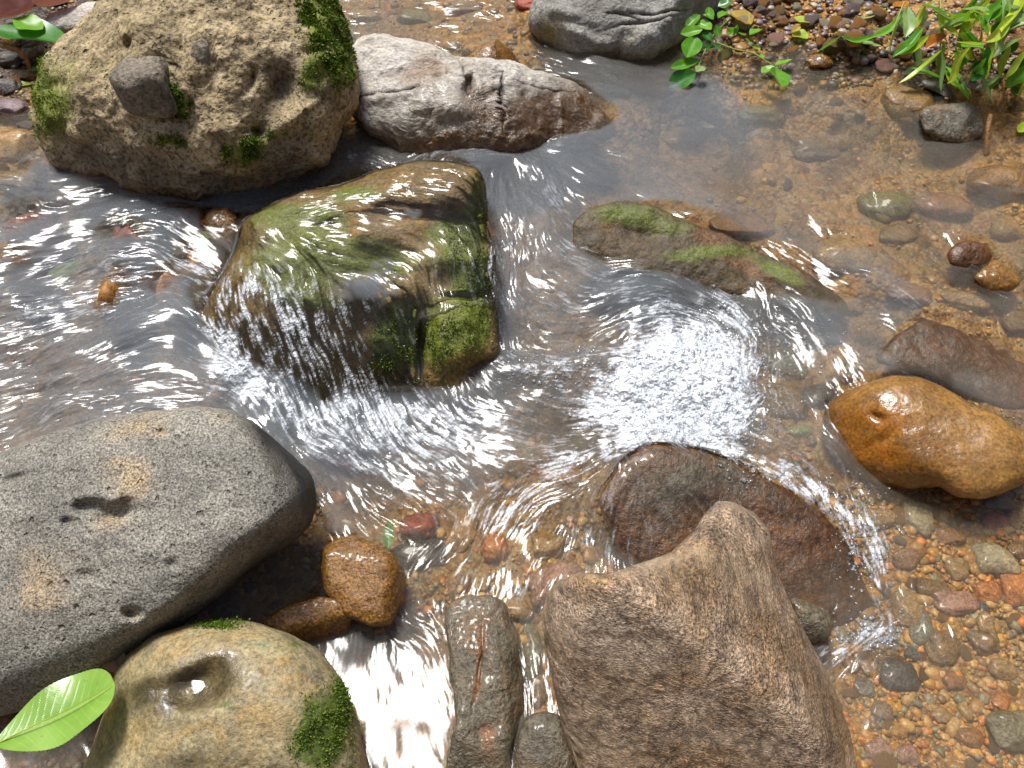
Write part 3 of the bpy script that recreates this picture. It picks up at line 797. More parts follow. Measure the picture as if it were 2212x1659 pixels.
stone('stone', 'glossy reddish brown stone in the wet gravel at the pool edge', 'stone', [(1735, 130), (1750, 119), (1775, 116), (1795, 122), (1803, 138), (1785, 148), (1750, 146)], (1770, 146), M_RUST, elev=60, front=0.02, back=0.04, p=2.2, wet=[(1770, 130, 90, 90, 1)], lowamp=0.004, seed=79, res=(120, 80))
stone('stone', 'long grey stone half buried in the wet bank below the green leaves', 'stone', [(1985, 175), (2010, 165), (2045, 185), (2070, 210), (2060, 222), (2020, 200)], (2030, 205), M_BASALT, elev=65, front=0.015, back=0.05, p=2.4, wet=[(2030, 190, 90, 90, 0.8)], lowamp=0.004, seed=81, res=(120, 80))
stone('stone', 'rust-brown round rock in shade behind the leaves at the top right corner', 'stone', [(2090, 130), (2100, 80), (2140, 55), (2200, 60), (2250, 90), (2250, 150), (2180, 160), (2120, 155)], (2170, 155), M_RUST, elev=45, front=0.05, back=0.1, p=2.3, wetline=-0.1, lowamp=0.01, seed=83, res=(180, 110))
stone('stone', 'pale smooth stone lying behind the big tan boulder, top left', 'stone', [(85, 45), (130, 20), (190, 5), (260, 10), (270, 40), (200, 75), (150, 72), (100, 62)], (180, 70, .09), M_PALE, elev=60, front=0.04, back=0.08, p=2.4, wetline=-0.1, lowamp=0.006, seed=85, res=(160, 100))
stone('stone', 'rounded brown stone lying under water at the foot of the tan boulder', 'stone', [(435, 480), (455, 452), (490, 446), (512, 470), (512, 505), (490, 528), (455, 522)], (475, 520), M_RUST, elev=60, front=0.02, back=0.05, p=2.2, wetline=0.2, sink=0.02, lowamp=0.005, seed=87, res=(140, 90))

# ------------------------------------------------------------------ stream bed
def bed_material():
    t = NT('stream_gravel')
    c1 = t.vor(38, None, 'F1', 1)
    sc = t.n('ShaderNodeSeparateColor'); t.put(sc.inputs[0], c1)
    col = t.ramp(sc.outputs[0], [(0.0, (0.10, 0.05, 0.012)), (0.25, (0.22, 0.105, 0.022)), (0.5, (0.34, 0.18, 0.045)), (0.7, (0.22, 0.15, 0.07)), (0.85, (0.40, 0.23, 0.06)), (1.0, (0.15, 0.12, 0.07))])
    c2 = t.vor(110, None, 'F1', 1)
    s2 = t.n('ShaderNodeSeparateColor'); t.put(s2.inputs[0], c2)
    col2 = t.ramp(s2.outputs[1], [(0.0, (0.12, 0.055, 0.012)), (0.4, (0.30, 0.15, 0.03)), (0.8, (0.38, 0.24, 0.08)), (1.0, (0.2, 0.16, 0.10))])
    col = t.mix(t.ramp(t.noise(9, 4), [(0.42, 0.0), (0.58, 1.0)]), col, col2)
    col = t.mix(0.7, col, t.ramp(t.noise(160, 3, 0.7), [(0.3, 0.5), (0.7, 1.35)]), 'MULTIPLY')
    col = t.mix(1.0, col, t.ramp(t.noise(5.5, 5, 0.65, None, 0.5), [(0.36, (0.5, 0.46, 0.4)), (0.5, (1.1, 1.02, 0.85)), (0.66, (1.5, 1.38, 1.05))]), 'MULTIPLY')
    col = t.mix(t.math('MULTIPLY', t.attr('soil_shade'), t.ramp(t.noise(40, 4), [(0.3, 0.6), (0.5, 0.95)])), col, (0.035, 0.022, 0.014))  # dark earth colour, also used as painted shade on the bank
    d = t.vor(38); d2 = t.vor(110)
    h = t.math('ADD', t.math('MULTIPLY', d, -0.012), t.math('MULTIPLY', d2, -0.004))
    h = t.math('ADD', h, t.math('MULTIPLY', t.noise(200, 3), 0.002))
    return t.surf(t.bsdf(col, 0.45, t.bump(h, 1.0), 0.4))


ax, _ = axis(-1.5, 1.5, 0.006, 6.0)
ay, _ = axis(0.12, 2.6, 0.006, 6.0)
X, Y = np.meshgrid(ax, ay)
bpx, bpy_, BZ = grid_px(X, Y, bed_fn)
Pn = np.stack([X, Y, X * 0], -1)
BZ = BZ + 0.006 * fbm(Pn, 9, 3, 5) + 0.0025 * fbm(Pn, 40, 3, 8)
far = np.maximum(0, np.hypot(np.maximum(np.abs(X) - 1.6, 0), np.maximum(np.abs(Y - 1.35) - 1.3, 0)))
BZ = BZ + 0.25 * smooth(0.3, 4, far) + 5.5 * smooth(0.7, 5.5, far)       # unseen rim, raised to block low sky and darken reflections
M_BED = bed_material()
mesh_obj('stream_bed', np.stack([X, Y, BZ], -1).reshape(-1, 3), grid_faces(*X.shape), M_BED, None, dict(soil_shade=np.clip(spot(bpx, bpy_, [(0, 60, 110, 110, 1.5), (150, -20, 120, 60, 1.2), (2230, 60, 120, 110, 1.4), (1580, 20, 60, 60, .7), (30, 180, 40, 60, .6)]) + smooth(0.2, 0.9, far), 0, 1).ravel()))['kind'] = 'structure'  # mask paints the top-left bank's shade and darkens the raised rim


def bedz(x, y):
    _, _, z = grid_px(x, y, bed_fn)
    return z


# ------------------------------------------------------------------ cobbles and pebbles
def cobble_mat(name, col, rough=0.35):
    c = np.array(col)
    return rock_mat(name, [tuple(c * 0.6), tuple(c), tuple(np.minimum(c * 1.35, 0.8))], 14, speck=(0.6, 1.35), speck_scale=220, bump=0.003, fine=0.001, rough=rough, wet_dark=0.85, wet_rough=0.2)


CC = dict(grey=(0.19, 0.165, 0.12), palegrey=(0.36, 0.31, 0.20), tan=(0.38, 0.235, 0.085), ochre=(0.42, 0.21, 0.03), orange=(0.48, 0.17, 0.018), red=(0.33, 0.065, 0.025), rust=(0.31, 0.14, 0.028), brown=(0.22, 0.125, 0.04),
          dark=(0.075, 0.065, 0.055), pink=(0.40, 0.22, 0.16), olive=(0.20, 0.19, 0.05), slate=(0.19, 0.17, 0.10), green=(0.30, 0.34, 0.12), purple=(0.2, 0.14, 0.14))
CM = {}
def cobble(px, py, rx, ry, colr, label, ang=0.0, lift=0.25, on='bed', cat='stone', name='cobble', group=None):
    r = np.random.default_rng(int(px * 7 + py * 13))
    c = bed_at(np.array(float(px)), np.array(float(py)))
    dist = (c - EYE) @ FWD
    a, b = rx * dist / FPX, ry * dist / FPX * 1.15
    hgt = min(a, b) * 0.62
    if py < 720 and 0 < px < 520 and colr != 'dark' and py > 430:
        zt = float(lev(np.array(float(px)), np.array(float(py)))) - 0.018
        top = at(px, py, zt)
        c = np.array([top[0], top[1], float(bedz(top[0:1], top[1:2])[0])])
        hgt = max(hgt, (zt - c[2]) / 1.1)
    q = cobble_shape(r, ICO3[0], 0.6, r.uniform(0, 1)) * np.array([a, b, hgt]) * 1.06
    ca, sa = math.cos(-R(ang)), math.sin(-R(ang))
    q = q @ np.array([[ca, sa, 0], [-sa, ca, 0], [0, 0, 1]])
    if colr not in CM: CM[colr] = cobble_mat(colr + '_cobble', CC[colr])
    V = q + c + np.array([0, 0, hgt * lift])
    lv = lev(np.array(float(px)), np.array(float(py)))
    o = mesh_obj(name, V, ICO3[1], CM[colr], None, dict(wet=np.clip((lv + 0.012 - V[:, 2]) / 0.01, 0, 1)), origin=c + np.array([0, 0, hgt * (lift - 1)]))
    tag(o, label, cat, group)
    raster(V)
    return o


COB = [
    (275, 500, 60, 32, 'red', 'broad red stone lying under the rippled water left of the mossy block', 10), (410, 462, 46, 16, 'red', 'thin dark red stone under water at the front foot of the tan boulder', 0),
    (245, 645, 32, 58, 'rust', 'tall rust-coloured stone under the ripples below the red one', 10), (355, 612, 30, 34, 'orange', 'small orange stone under the ripples, left of where water spills off the mossy block', 0),
    (55, 470, 60, 30, 'red', 'reddish stone under glittering water at the left edge below the tan boulder', 0), (35, 565, 50, 26, 'rust', 'flat rust stone under water at the left edge', 0), (420, 560, 40, 40, 'ochre', 'ochre stone under the slick tongue of water beside the mossy block', 20),
    (40, 320, 45, 34, 'tan', 'angular tan stone under shallow water just left of the tan boulder', -20), (20, 240, 40, 26, 'purple', 'purplish flat stone in the shallows at the left edge', 0), (30, 395, 50, 26, 'brown', 'brown stone under water at the left edge, level with the foot of the tan boulder', 0),
    (735, 1000, 46, 24, 'red', 'bright red stone under rushing water beside the dark end of the grey boulder', 20), (855, 965, 60, 22, 'ochre', 'yellowish stone under the streaked current in midstream', -20), (940, 985, 40, 22, 'tan', 'tan stone beside the yellowish one in midstream', 10),
    (1003, 1150, 34, 46, 'ochre', 'upright ochre stone under the braided current above the dark slab', 15), (1068, 1180, 34, 32, 'orange', 'bright orange-red stone under the current right of the upright ochre one', 0),
    (1205, 1262, 64, 38, 'pink', 'salmon pink stone touching the top left corner of the big brown rock', -15), (1110, 1315, 40, 22, 'tan', 'tan wedge-shaped stone above the top of the dark slab', 15), (1040, 1255, 22, 24, 'tan', 'small pale tan stone just above the dark slab', 0),
    (905, 1140, 44, 26, 'red', 'dull red stone under the water left of the upright ochre one', -10), (1235, 1035, 26, 20, 'ochre', 'little amber stone in the foamy water left of the reddish dome', 0), (1180, 1180, 40, 30, 'tan', 'tan stone under silvery ripples above the pink one', 0),
    (900, 1200, 60, 30, 'dark', 'dark stone under the water right of the square rust stone', 0), (1150, 1410, 26, 60, 'slate', 'slate-coloured stone in the narrow channel beside the big brown rock', 0), (1160, 1490, 24, 40, 'brown', 'brown stone lower in the narrow channel beside the big brown rock', 0),
    (760, 1140, 60, 24, 'rust', 'rust stone under water just above the square rust stone', 10), (640, 1080, 30, 60, 'dark', 'blackish stone under the dark end of the grey boulder', 20),
    (1600, 490, 70, 32, 'rust', 'wide orange-brown stone on the pool floor above the mossy ridge', 5), (1825, 560, 62, 40, 'tan', 'large tan stone on the pool floor right of the mossy ridge', 10), (1908, 452, 48, 40, 'olive', 'olive-yellow stone under a patch of ripples in the pool', 0),
    (2040, 448, 56, 28, 'rust', 'rusty stone with a dark lower edge on the pool floor at right', 12), (2160, 400, 70, 40, 'brown', 'broad brown stone under still water at the right edge', 20), (1560, 285, 70, 30, 'tan', 'tan patch of stone on the pool floor in its middle', 0),
    (1640, 250, 50, 26, 'olive', 'dull yellow stone on the pool floor towards the gravel bank', 0), (1960, 230, 60, 36, 'brown', 'large dark brown stone under water just left of the grey stone and twig', 10), (1760, 330, 60, 30, 'brown', 'brown stone in the deep part of the pool', 0),
    (1470, 300, 50, 26, 'rust', 'rusty brown stone under water near the tip of the pale slab', 0), (1400, 190, 60, 22, 'rust', 'rust stone under water below the grey angular boulder', 0), (1330, 200, 36, 20, 'dark', 'dark stone under water between pale slab and grey angular boulder', 0), (900, 40, 40, 20, 'olive', 'yellowish stone under water at the top edge, above the pale slab', 0),
    (790, 40, 36, 18, 'tan', 'tan stone under water right of the tan boulder, top edge', 0), (1000, 20, 40, 16, 'brown', 'brown stone under water at the top edge of the stream', 0), (1140, 12, 30, 16, 'red', 'dark red stone on the far bank beside the grey angular boulder', 0),
    (1690, 880, 50, 30, 'brown', 'brown rounded stone under water right of the foam', 20), (1632, 915, 28, 18, 'tan', 'small tan stone at the right edge of the foam', 0), (1728, 935, 28, 16, 'green', 'pale green stone under water left of the ochre boulder', 0), (1700, 790, 50, 30, 'olive', 'olive stone under water above the brown one, right of the foam', 30),
    (1770, 860, 50, 26, 'dark', 'dark stone under water left of the ochre boulder', -20), (1760, 720, 60, 30, 'dark', 'dark stone under water below the end of the mossy ridge', 20), (1960, 640, 60, 24, 'rust', 'rust stone in the riffle at right, below the pool', 10), (1820, 660, 50, 22, 'tan', 'tan stone just past the end of the mossy ridge', 10),
    (2190, 700, 40, 26, 'brown', 'brown stone under the riffle at the far right edge', 0), (2080, 650, 50, 22, 'tan', 'tan stone under the riffle below the two little projecting stones', 15), (1940, 510, 50, 24, 'brown', 'brown stone under the ripples above the riffle', 0), (2170, 500, 40, 30, 'tan', 'tan stone on the pool floor by the right edge', 0),
    (1979, 1122, 36, 40, 'palegrey', 'blocky grey-tan stone under clear shallows below the ochre boulder', 10), (1890, 1122, 36, 24, 'tan', 'tan stone under the fringe of ripples below the ochre boulder', 0), (2140, 1214, 48, 38, 'palegrey', 'pale grey rounded cobble standing out among the orange gravel at right', 0),
    (2196, 1272, 44, 36, 'orange', 'smooth orange cobble at the right edge below the pale grey one', 0), (2161, 1086, 34, 24, 'grey', 'grey cobble below the right end of the ochre boulder', 0), (2147, 1126, 30, 18, 'red', 'dark red cobble under the grey one at the right', 0), (2066, 1236, 26, 26, 'tan', 'tan cobble left of the pale grey one', 0),
    (1960, 1316, 32, 36, 'tan', 'tan upright cobble just right of the tip of the reddish dome', 0), (1990, 1360, 26, 34, 'slate', 'greenish grey cobble below the tan upright one', 15), (2060, 1305, 50, 26, 'pink', 'wide pinkish grey cobble in the middle of the orange gravel', 0), (2122, 1316, 16, 18, 'dark', 'small blackish cobble beside the pinkish grey one', 0),
    (2130, 1280, 30, 24, 'orange', 'rough orange cobble above the small blackish one', 0), (2018, 1276, 40, 24, 'brown', 'brown-grey cobble above the wide pinkish one', 0), (2035, 1400, 40, 30, 'brown', 'brown-grey cobble below the wide pinkish one', 0), (1935, 1462, 44, 32, 'dark', 'dark cobble right of the protruding brown stone', 10),
    (1873, 1440, 22, 30, 'ochre', 'wet ochre stone breaking the surface beside the big brown rock', -20), (1868, 1490, 28, 20, 'grey', 'grey-brown stone breaking the surface under the wet ochre one', 0), (1970, 1415, 20, 12, 'dark', 'little black stone in the gravel right of the wet ochre one', 20), (2160, 1521, 20, 20, 'orange', 'vivid orange pebble in the fine gravel at the lower right', 30),
    (2190, 1582, 56, 42, 'slate', 'flat grey-green slab in the gravel at the bottom right corner', 0), (1893, 1624, 32, 20, 'pink', 'pink cobble in the fine gravel at the bottom edge', 0), (1962, 1632, 30, 22, 'pink', 'paler pink cobble right beside the first one, bottom edge', 0), (1997, 1607, 14, 10, 'orange', 'small orange pebble between the pink cobbles and the slab', 0),
    (2030, 1545, 22, 18, 'tan', 'tan pebble in the fine gravel above the pink cobbles', 0), (2125, 1345, 24, 22, 'tan', 'tan cobble under the small blackish one', 0), (2160, 1447, 30, 24, 'tan', 'tan cobble in the gravel at right, above the vivid orange pebble', 0), (2120, 1390, 34, 26, 'brown', 'brown cobble in the gravel at right, under the tan one', 0),
    (2060, 1470, 28, 20, 'rust', 'rust cobble in the gravel below the brown-grey pair', 0), (2190, 1118, 22, 24, 'tan', 'tan cobble at the right edge under the ochre boulder', 0), (2050, 1160, 30, 22, 'rust', 'rust cobble in the shallows between ochre boulder and pale grey cobble', 0), (1960, 1205, 36, 22, 'rust', 'rust cobble at the edge of the rippled fringe right of the dome', 0),
    (2200, 1195, 30, 24, 'brown', 'brown cobble right of the pale grey one at the edge', 0), (1905, 1540, 26, 20, 'brown', 'brown cobble right of the foot of the big brown rock', 0), (1940, 1580, 22, 16, 'ochre', 'ochre pebble above the pink cobbles', 0), (2095, 1600, 30, 22, 'rust', 'rust cobble left of the flat grey-green slab', 0),
]
COB += [(25, 130, 30, 20, 'dark', 'dark stone in the shaded bank at the left edge under the green leaves', 0), (62, 118, 20, 14, 'purple', 'purplish stone on the bank touching the tan boulder, upper left', 0), (60, 165, 24, 14, 'brown', 'wet brown stone between bank and tan boulder, just above the floating lime leaf', 0), (15, 190, 30, 20, 'dark', 'blackish stone at the left edge beside the floating lime leaf', 0), (100, 0, 46, 24, 'dark', 'dark stone at the top edge beside the pale smooth stone', 0), (28, 88, 24, 14, 'rust', 'rust stone in the shade below the dark green leaf, top left', 0)]  # mostly dark stones, added to put the bank's shade into colour
for q in COB:
    cobble(*q[:6], ang=q[6])

# many pebbles: the larger ones one by one, the rest as gravel
ZONES = [  # polygon, count, radius range in metres, palette, label, group
    ([(1560, -60), (1900, -60), (2030, 60), (2000, 180), (1850, 140), (1740, 130), (1640, 105), (1560, 60)], 150, (0.009, 0.026), ['purple', 'grey', 'rust', 'pink', 'brown', 'rust', 'palegrey'], 'rounded reddish grey pebble in the gravel bank at the top right', 'bank pebbles'),
    ([(1880, 1060), (2260, 1060), (2260, 1700), (1880, 1700), (1830, 1500), (1900, 1350)], 40, (0.009, 0.018), ['rust', 'tan', 'ochre', 'brown', 'ochre', 'tan', 'slate'], 'orange-brown pebble under clear shallow water at the lower right', 'pebbles in the clear shallows'),
    ([(-60, 180), (60, 180), (80, 350), (100, 420), (-60, 420)], 16, (0.012, 0.025), ['tan', 'brown', 'rust', 'purple'], 'brownish pebble under shallow water left of the tan boulder', 'pebbles by the tan boulder'),
    ([(1500, 100), (2000, 190), (2000, 420), (1850, 520), (1500, 250)], 12, (0.012, 0.025), ['rust', 'tan', 'brown', 'olive', 'tan'], 'brown pebble on the murky floor of the pool', 'pebbles on the pool floor'),
]
PROTO = [cobble_shape(np.random.default_rng(100 + k), ICO2[0], 0.6, (k % 5) / 4) for k in range(10)]
PM = []
for k in range(10):
    me = bpy.data.meshes.new('pebble')
    me.from_pydata((PROTO[k] * np.array([1, 0.8, 0.55])).tolist(), [], ICO2[1].tolist())
    me.polygons.foreach_set('use_smooth', np.ones(len(me.polygons), bool))
    me.materials.append(None)
    PM.append(me)
for poly, cnt, rr_, pal, label, grp in ZONES:
    pa = np.array(poly, float)
    k = 0
    while k < cnt:
        x, y = rng.uniform(*[(pa[:, 0].min()), (pa[:, 0].max())]), rng.uniform(pa[:, 1].min(), pa[:, 1].max())
        if not inside(poly, np.array(x), np.array(y)): continue
        c = bed_at(np.array(x), np.array(y))
        s = rr_[0] + (rr_[1] - rr_[0]) * rng.uniform() ** 2
        o = bpy.data.objects.new('pebble', PM[int(rng.integers(0, 10))])
        COL.objects.link(o)
        o.location = (*c[:2], c[2] + s * 0.25)
        o.scale = (s * rng.uniform(0.8, 1.25), s * rng.uniform(0.8, 1.25), s)
        o.rotation_euler = (rng.uniform(-.3, .3), rng.uniform(-.3, .3), rng.uniform(0, 6.28))
        cn = pal[int(rng.integers(0, len(pal)))]
        if cn not in CM: CM[cn] = cobble_mat(cn + '_cobble', CC[cn])
        o.material_slots[0].link = 'OBJECT'
        o.material_slots[0].material = CM[cn]
        tag(o, label, 'pebble', grp)
        k += 1


def gravel_mat():
    t = NT('loose_gravel')
    c = t.attr('tint', 'Color')
    c = t.mix(0.8, c, t.ramp(t.noise(260, 3, 0.7), [(0.3, 0.5), (0.7, 1.35)]), 'MULTIPLY')
    return t.surf(t.bsdf(c, 0.35, t.bump(t.noise(300, 3), 0.001), 0.5))


def gravel(N, seed):
    r = np.random.default_rng(seed)
    V0, F0 = ico(2)
    px, py = r.uniform(-80, 2300, N * 3), r.uniform(-80, 1740, N * 3)
    shallow = dep(px, py)
    keep = r.uniform(size=N * 3) < np.where(py > 1020, 1.0, 0.5) * np.where((px > 1830) & (py > 1000), 1.0, np.where((px > 1200) & (py < 600), 0.08, 0.3)) + np.where((px > 1480) & (py < 190), 0.9, 0.0)
    px, py = px[keep][:N], py[keep][:N]
    c = bed_at(px, py)
    n = len(px)
    bank = (py < 200)
    s = np.where(bank, 0.0045, 0.0032) * np.exp(r.normal(0, 0.5, n))
    s = np.clip(s, 0.002, 0.013)
    sc = s[:, None] * r.uniform(0.65, 1.3, (n, 3)) * np.array([1.1, 1.1, 0.75])
    an = r.uniform(0, 6.28, n)
    pal = np.array([CC[k] for k in ('rust', 'tan', 'ochre', 'brown', 'ochre', 'tan', 'slate', 'tan', 'orange')])
    palb = np.array([CC[k] for k in ('purple', 'grey', 'rust', 'pink', 'brown', 'brown', 'palegrey', 'purple', 'dark')])
    ci = r.integers(0, 9, n)
    col = np.where(bank[:, None], palb[ci], pal[ci] * np.array([1.2, 1.1, 0.85])) * r.uniform(0.6, 1.3, (n, 1))
    shp = np.stack([cobble_shape(np.random.default_rng(900 + k), V0, .6, .5) for k in range(12)])[r.integers(0, 12, n)]
    q = shp * sc[:, None, :]
    ca, sa = np.cos(an)[:, None], np.sin(an)[:, None]
    V = np.stack([q[..., 0] * ca - q[..., 1] * sa, q[..., 0] * sa + q[..., 1] * ca, q[..., 2]], -1) + c[:, None, :] + np.array([0, 0, 0.001])
    F = (F0[None] + (np.arange(n) * len(V0))[:, None, None]).reshape(-1, 3)
    o = mesh_obj('gravel', V.reshape(-1, 3), F, gravel_mat(), None, dict(tint=np.repeat(col, len(V0), 0)))
    tag(o, 'fine orange and brown gravel covering the stream bed and bank', 'gravel', None, 'stuff')


gravel(20000, 3)

# ------------------------------------------------------------------ the water
FLOW = [  # px, py, direction in the photo
    (60, 420, 1, .3), (150, 480, 1, -.15), (100, 560, 1, -.35), (60, 680, 1, -.3), (250, 560, 1, -.25), (250, 700, 1, -.3), (330, 640, 1, -.1), (395, 565, 1, .55), (440, 620, 1, .8), (420, 700, 1, .35), (300, 820, 1, -.15), (120, 830, 1, -.25),
    (80, 930, 1, -.4), (300, 890, 1, -.3), (450, 820, .8, .1), (520, 900, .6, .5), (480, 690, .1, 1), (500, 640, -.3, 1), (560, 760, .25, 1), (640, 760, .3, 1), (620, 860, .5, 1), (700, 880, .55, 1), (780, 900, .6, 1), (780, 820, .4, 1),
    (560, 700, .1, 1), (700, 700, .2, 1), (900, 850, .6, 1), (960, 830, .5, 1), (900, 940, 1, .6), (800, 1000, 1, .5), (720, 960, .9, .5), (1000, 1000, .9, .5), (950, 1060, .8, .6), (850, 1080, .8, .5), (1050, 930, 1, .3), (1180, 930, 1, .15), (1280, 930, 1, .2),
    (720, 1080, .5, 1), (800, 1130, .6, .6), (1100, 1100, -.7, .7), (1020, 1160, -.5, .8), (1200, 1050, -1, .4), (1300, 990, -1, .35), (1250, 1130, -.3, 1), (1350, 1080, -.5, 1), (1180, 1200, -.4, .8), (1100, 1250, -.3, 1), (940, 1230, -.5, .6), (900, 1300, .2, 1),
    (1150, 400, .5, 1), (1110, 480, .3, 1), (1180, 500, .6, 1), (1240, 430, .9, .8), (1300, 380, 1, .3), (1400, 400, 1, .5), (1250, 560, 1, .3), (1330, 600, 1, -.05), (1420, 580, 1, .15), (1550, 620, 1, .45), (1640, 690, .5, 1), (1640, 800, .0, 1), (1600, 880, -.5, .8),
    (1480, 680, 1, .15), (1520, 760, .6, .8), (1400, 680, 1, -.2), (1300, 680, 1, -.3), (1250, 740, 1, -.3), (1200, 650, .8, .3), (1400, 760, 1, -.2), (1450, 830, .8, -.3), (1400, 900, 1, -.15), (1500, 930, 1, .2), (1080, 600, 0, 1), (1090, 720, .1, 1), (1140, 800, .9, .4), (1220, 850, 1, .2),
    (1600, 980, 1, .4), (1720, 1020, 1, .5), (1820, 1090, .7, 1), (1880, 1180, .5, 1), (1910, 1280, .4, 1), (1850, 1380, -.8, .5), (1950, 1120, .8, .7), (1750, 800, .6, 1), (1700, 700, .8, .8), (1850, 680, 1, .4), (1960, 590, 1, .4), (2080, 640, 1, .4), (1990, 500, .4, 1), (1900, 480, .4, 1), (2150, 680, 1, .5), (1800, 860, .6, .9),
    (2000, 1200, .5, .8), (2100, 1400, .2, 1), (1700, 300, 1, .1), (2000, 330, 1, .2), (1500, 230, 1, .2), (1500, 350, 1, .3), (1300, 130, 1, .2), (1400, 160, 1, .12), (1250, 60, 1, .4), (1050, 60, 1, .3), (900, 40, 1, .1), (800, 60, 1, .1), (950, 310, 1, -.5), (900, 330, 1, -.6), (1050, 320, 1, -.15), (1250, 300, 1, -.05), (1150, 260, 1, .1),
    (820, 325, 1, .45), (730, 320, .9, .4), (730, 400, 1, -.15), (640, 420, 1, -.2), (1060, 420, .1, 1), (700, 500, 1, -.15), (900, 500, 1, .1), (850, 560, 1, .1), (760, 640, 1, .05), (640, 620, .6, .4), (920, 420, 1, .05), (1000, 500, .8, .4), (980, 720, .3, 1),
    (850, 1480, .05, 1), (960, 1400, .35, 1), (900, 1350, .7, .7), (780, 1420, -.1, 1), (1160, 1450, .05, 1), (1500, 1060, 1, .4), (1600, 1080, 1, .5), (1750, 1200, .5, 1), (1440, 1150, .4, 1), (1400, 1200, 0, 1), (1480, 1110, .8, .8), (1560, 1150, .9, .6), (1370, 1030, .5, .8), (1420, 1000, .9, .5), (1650, 1120, .9, .7)]
ROUGH = [  # px, py, streak amplitude, wave amplitude
    (60, 450, .9, .8), (200, 520, 1, .8), (100, 700, 1.1, 1.2), (300, 700, .9, 1), (150, 900, 1.1, 1.3), (430, 780, .45, .8), (560, 890, .25, .3), (300, 850, .9, 1.2), (480, 690, 1.2, .8), (600, 800, 1.4, .8), (750, 880, 1.5, .8), (900, 920, 1.2, .8), (1000, 920, .5, .6),
    (1150, 920, .35, .6), (850, 1020, 1.1, .9), (1000, 1080, 1.0, .9), (1150, 1080, 1.0, .9), (1250, 1000, 1.1, 1), (1200, 1180, 1.1, 1), (1100, 1240, 1.0, .9), (720, 1090, .9, .8), (620, 1260, .7, .6), (900, 1230, 1.1, .9), (1130, 560, .9, .8), (1200, 480, .7, .7), (1300, 400, .5, .4), (1450, 370, .25, .25),
    (1250, 620, .55, .6), (1400, 620, .9, .7), (1550, 650, 1.2, .9), (1300, 760, .9, .9), (1450, 830, 1.6, 1.3), (1600, 760, 1.3, 1), (1620, 900, 1.0, .9), (1120, 790, 1.2, 1), (1750, 780, .55, .6), (1720, 900, .4, .5), (1850, 640, .8, .7), (2000, 600, .8, .8), (2150, 650, .8, .7), (1930, 480, .6, .5), (1990, 730, .4, .4),
    (2100, 420, .12, .2), (1800, 350, .08, .15), (1650, 250, .06, .12), (1500, 280, .10, .15), (1900, 200, .04, .06), (1400, 160, .5, .4), (1250, 80, .9, .7), (1000, 50, .8, .7), (850, 50, .5, .5), (950, 320, 1.0, .6), (1150, 280, .8, .5), (780, 330, .8, .6), (720, 440, .7, .5), (40, 300, .2, .2), (1270, 330, .5, .3),
    (700, 500, .55, .5), (900, 560, .7, .5), (950, 420, .45, .5), (800, 640, .9, .6), (980, 720, .6, .3), (1720, 1030, 1.0, .8), (1850, 1120, 1.1, .8), (1910, 1260, 1.0, .8), (1870, 1390, .9, .6), (1980, 1150, .5, .5), (2050, 1250, .12, .2), (2100, 1450, .07, .15), (2000, 1600, .07, .15), (2190, 1100, .3, .3),
    (1500, 1050, .9, .8), (1650, 1150, .3, .3), (1450, 1130, .4, .4), (1800, 1250, .25, .3), (850, 1350, .6, .5), (850, 1450, .16, .22), (850, 1600, .10, .16), (750, 1500, .10, .16), (950, 1400, .45, .4), (1160, 1400, .7, .5), (1170, 1500, .7, .4), (100, 1620, .2, .3)]
FOAM = [(900, 960, 260, 110, .16), (1250, 640, 230, 60, .14), (1130, 1090, 190, 80, .14), (200, 640, 240, 130, .10), (1450, 880, 150, 60, .25), (1330, 900, 90, 30, .2), (1700, 1000, 120, 40, .14), (640, 760, 150, 70, .36), (560, 700, 90, 50, .28), (800, 890, 130, 50, .30, 25), (950, 920, 110, 40, .22, 25), (820, 1010, 150, 40, .14, 25), (150, 650, 200, 60, .10, -15), (120, 880, 180, 60, .12, -15), (1050, 900, 60, 40, .2), (400, 560, 90, 20, .16, 30), (1450, 830, 150, 100, .55), (1420, 870, 110, 50, .45), (1510, 880, 110, 60, .35), (1530, 740, 90, 100, .35, 20), (1590, 800, 50, 110, .3), (1330, 870, 120, 26, .35, 8), (1160, 800, 80, 30, .38, 12), (1440, 690, 120, 40, .22), (1390, 760, 110, 40, .25, -15),
        (480, 760, 40, 90, .40, -12), (560, 850, 90, 45, .40, 35), (480, 670, 26, 50, .25), (660, 900, 80, 50, .30, 30), (740, 900, 90, 40, .2), (1250, 985, 110, 30, .35, -14), (1360, 955, 80, 26, .35), (1500, 960, 100, 24, .28, 8), (1680, 1020, 110, 22, .32, 22), (1790, 1075, 70, 24, .36, 35),
        (1865, 1160, 36, 70, .42, -20), (1900, 1260, 24, 70, .35, -16), (1880, 1365, 60, 26, .42, -10), (1815, 1420, 50, 30, .32), (1090, 1090, 90, 30, .25, -35), (950, 320, 90, 16, .26, -18), (1100, 320, 100, 16, .2), (900, 890, 90, 30, .22), (1070, 640, 14, 120, .25), (1200, 460, 30, 90, .15, -25),
        (420, 590, 70, 20, .2, 32), (850, 960, 120, 26, .18, 22), (1130, 1270, 60, 30, .12), (1290, 1160, 120, 60, .1), (1960, 650, 90, 14, .14, 20), (730, 330, 60, 16, .18, 20), (1230, 545, 90, 24, .14)]

STEP = 0.0019
wx, nx0 = axis(-1.42, 1.42, STEP, 5.0)
wy, ny0 = axis(0.16, 2.30, STEP, 5.0)
GX, GY = np.meshgrid(wx, wy)
wpx, wpy, WZ = grid_px(GX, GY, lev)
core = (slice(ny0, len(wy) - ny0), slice(nx0, len(wx) - nx0))
cpx, cpy = wpx[core], wpy[core]
cn, cm = cpx.shape


